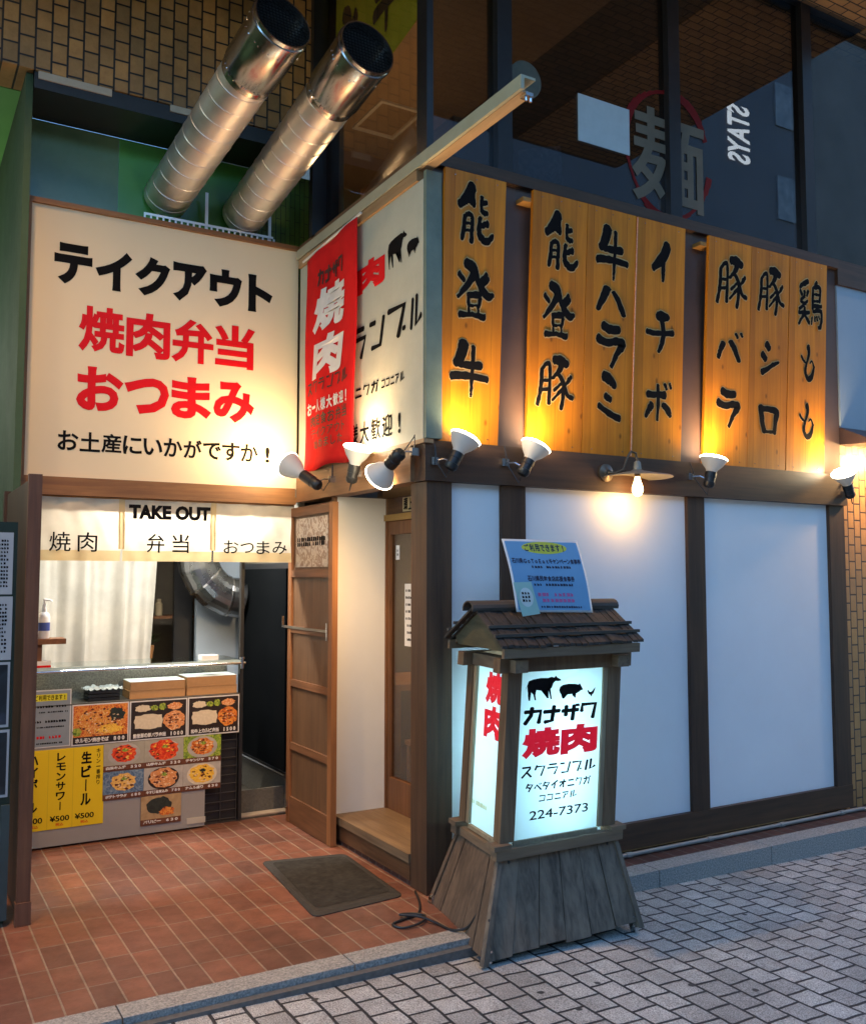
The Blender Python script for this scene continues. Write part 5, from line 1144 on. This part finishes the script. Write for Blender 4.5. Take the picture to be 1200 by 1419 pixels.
for A,Bv in zip(lv[:-1],lv[1:]):
    for i in range(n): mb.bm.faces.new((A[i],Bv[i],Bv[(i+1)%n],A[(i+1)%n]))
mb.bm.faces.new(list(reversed(lv[-1]))); mb.bm.faces.new(lv[0]); bmesh.ops.recalc_face_normals(mb.bm,faces=mb.bm.faces)
mb.build('border',plain('rubber_border',(.035,.031,.027),(.022,.02,.018),40,rough=.8,bmp=.3),dm)
mb=MB(); f=mb.poly([(x,y,.0145) for x,y in inn2],True); mb.build('ribbed_top',RUB,dm)
pc_=thing('power_cable','black power cable looped on the red tiles and running into the lantern base','cable',(-.2,-.3,0))
kp=[(-.02,.05,.004),(-.09,-.12,.007),(-.17,-.24,.007),(-.27,-.27,.007),(-.335,-.30,.007),(-.31,-.36,.007),(-.22,-.36,.013),(-.165,-.30,.016),(-.20,-.24,.014),(-.26,-.23,.016),(-.20,-.31,.022),(-.155,-.40,.010),(-.14,-.50,.010),(-.10,-.56,.03),(-.075,-.60,.09),(-.045,-.60,.13)]
sp=[]
for i in range(len(kp)-1):
    p0=Vector(kp[max(0,i-1)]);p1=Vector(kp[i]);p2=Vector(kp[i+1]);p3=Vector(kp[min(len(kp)-1,i+2)])
    for t in range(6):
        t/=6; sp.append(.5*(2*p1+(p2-p0)*t+(2*p0-5*p1+4*p2-p3)*t*t+(3*p1-p0-3*p2+p3)*t**3))
sp.append(Vector(kp[-1])); MB().tube(sp,.006,8).build('cord',BLKPL,pc_,smooth=True)
cp=thing('wall_conduit','thin grey conduit pipe running along the foot of the white wall','pipe',(2,-.06,0))
PG=plain('grey_pvc',(.30,.29,.26),(.24,.23,.21),14,rough=.5)
MB().tube([(.9,-.055,.014),(3.36,-.055,.014),(3.42,-.06,.016),(3.5,-.10,.016),(4.6,-.14,.016)],.0125,10).build('pipe',PG,cp,smooth=True)
for x in (1.3,1.95,2.6,3.2): MB().tube([(x,-.055,.014),(x+.04,-.055,.014)],.0165,10).build('coupling',PG,cp)
# ------------------------------------------------------------ left edge: door leaf and notice board
lf=thing('shutter_leaf','dark brown wooden door leaf standing edge-on at the left of the hatch','door',(-1.8,1.1,0))
bx(-1.832,-1.772,.56,.60,.10,2.09).build('stile',wood('leaf_edge_wood',(.20,.085,.04),(.11,.045,.024),'Z'),lf,bev=.004)
bx(-1.832,-1.772,1.60,1.66,.0,2.09).build('stile',DKWOOD,lf,bev=.004)
bx(-1.818,-1.786,.601,1.599,.02,2.07).build('panel',wood('leaf_panel_wood',(.09,.045,.025),(.05,.026,.016),'Z'),lf)
bx(-1.836,-1.768,.553,.606,.002,.105).build('foot',wood('leaf_foot_wood',(.24,.10,.05),(.15,.06,.03),'Z'),lf,bev=.004)
jb=thing('door_jamb','slim brown door jamb beside the hatch under the takeout sign','post',(-1.745,1.7,0))
bx(-1.765,-1.705,1.68,1.74,.003,2.049).build('shaft',MIDWOOD,jb,bev=.003)
nb=thing('notice_board','dark green standing board at the left edge carrying white and dark posters','board',(-2.1,.62,0))
DG=plain('dark_green_board',(.018,.032,.018),(.012,.022,.013),6,rough=.4)
bx(-2.6,-1.868,.60,.64,.03,1.86).build('board',DG,nb); 
for x in (-2.55,-1.905): bx(x,x+.03,.6405,.70,.002,1.8).build('leg',DG,nb)
bx(-1.905,-1.868,.585,.599,.03,.55).build('edge_strip',plain('teal_grey_strip',(.05,.075,.07),rough=.5),nb)
for i,(z0,z1,la,wh) in enumerate(((1.52,1.81,'white text poster at the top of the dark green standing board',1),(1.215,1.51,'white drawing poster, second from the top on the dark green standing board',1),(.905,1.205,'dark poster with white edge, third down on the dark green standing board',0),(.585,.893,'nearly black poster with white edge, lowest on the dark green standing board',0))):
    t=thing('poster',la,'poster',(-2.1,.598,z0),'posters on the dark green board')
    xr_=(-1.886,-1.882,-1.884,-1.878)[i]
    bx(-2.35,xr_,.596,.5985,z0,z1).build('sheet',plain('dull_paper',(.42,.43,.42),(.36,.37,.37),9,rough=.6),t)
    F=FX(.596,.0006)
    if wh:
        mb=MB(); lines(mb,F,-2.33,z0+.03,xr_-.02,z1-.03,13,.011,i); mb.build('print',BLACK,t)
    else:
        mb=MB(); rect(mb,F,-2.34,z0+.012,xr_-.01,z1-.012); mb.build('print',food('dark_print_%d'%i,[(.01,.012,.014),(.02,.025,.03),(.05,.06,.09)],6,i),t)
# light in the green passage
pl=thing('passage_lamp','hanging round lamp in the green passage, out of view behind the partition','lamp',(-2.9,3.6,3.1))
MB().lathe((-2.9,3.6,3.1),(0,0,1),[(-.08,.02),(-.06,.07),(0,.1),(.06,.07),(.08,.02)],20).build('globe',emis('passage_globe',(.95,1,.85),5),pl,smooth=True)
MB().tube([(-2.9,3.6,3.18),(-2.9,3.6,4.53)],.01,8).build('stem',BLKMET,pl)
l=bpy.data.lights.new('passage','POINT'); l.energy=42*LK; l.color=(.95,1,.8); l.shadow_soft_size=.11
lo=bpy.data.objects.new('passage_light',l); COL.objects.link(lo); lo.parent=pl; lo.location=(0,.0,.0)
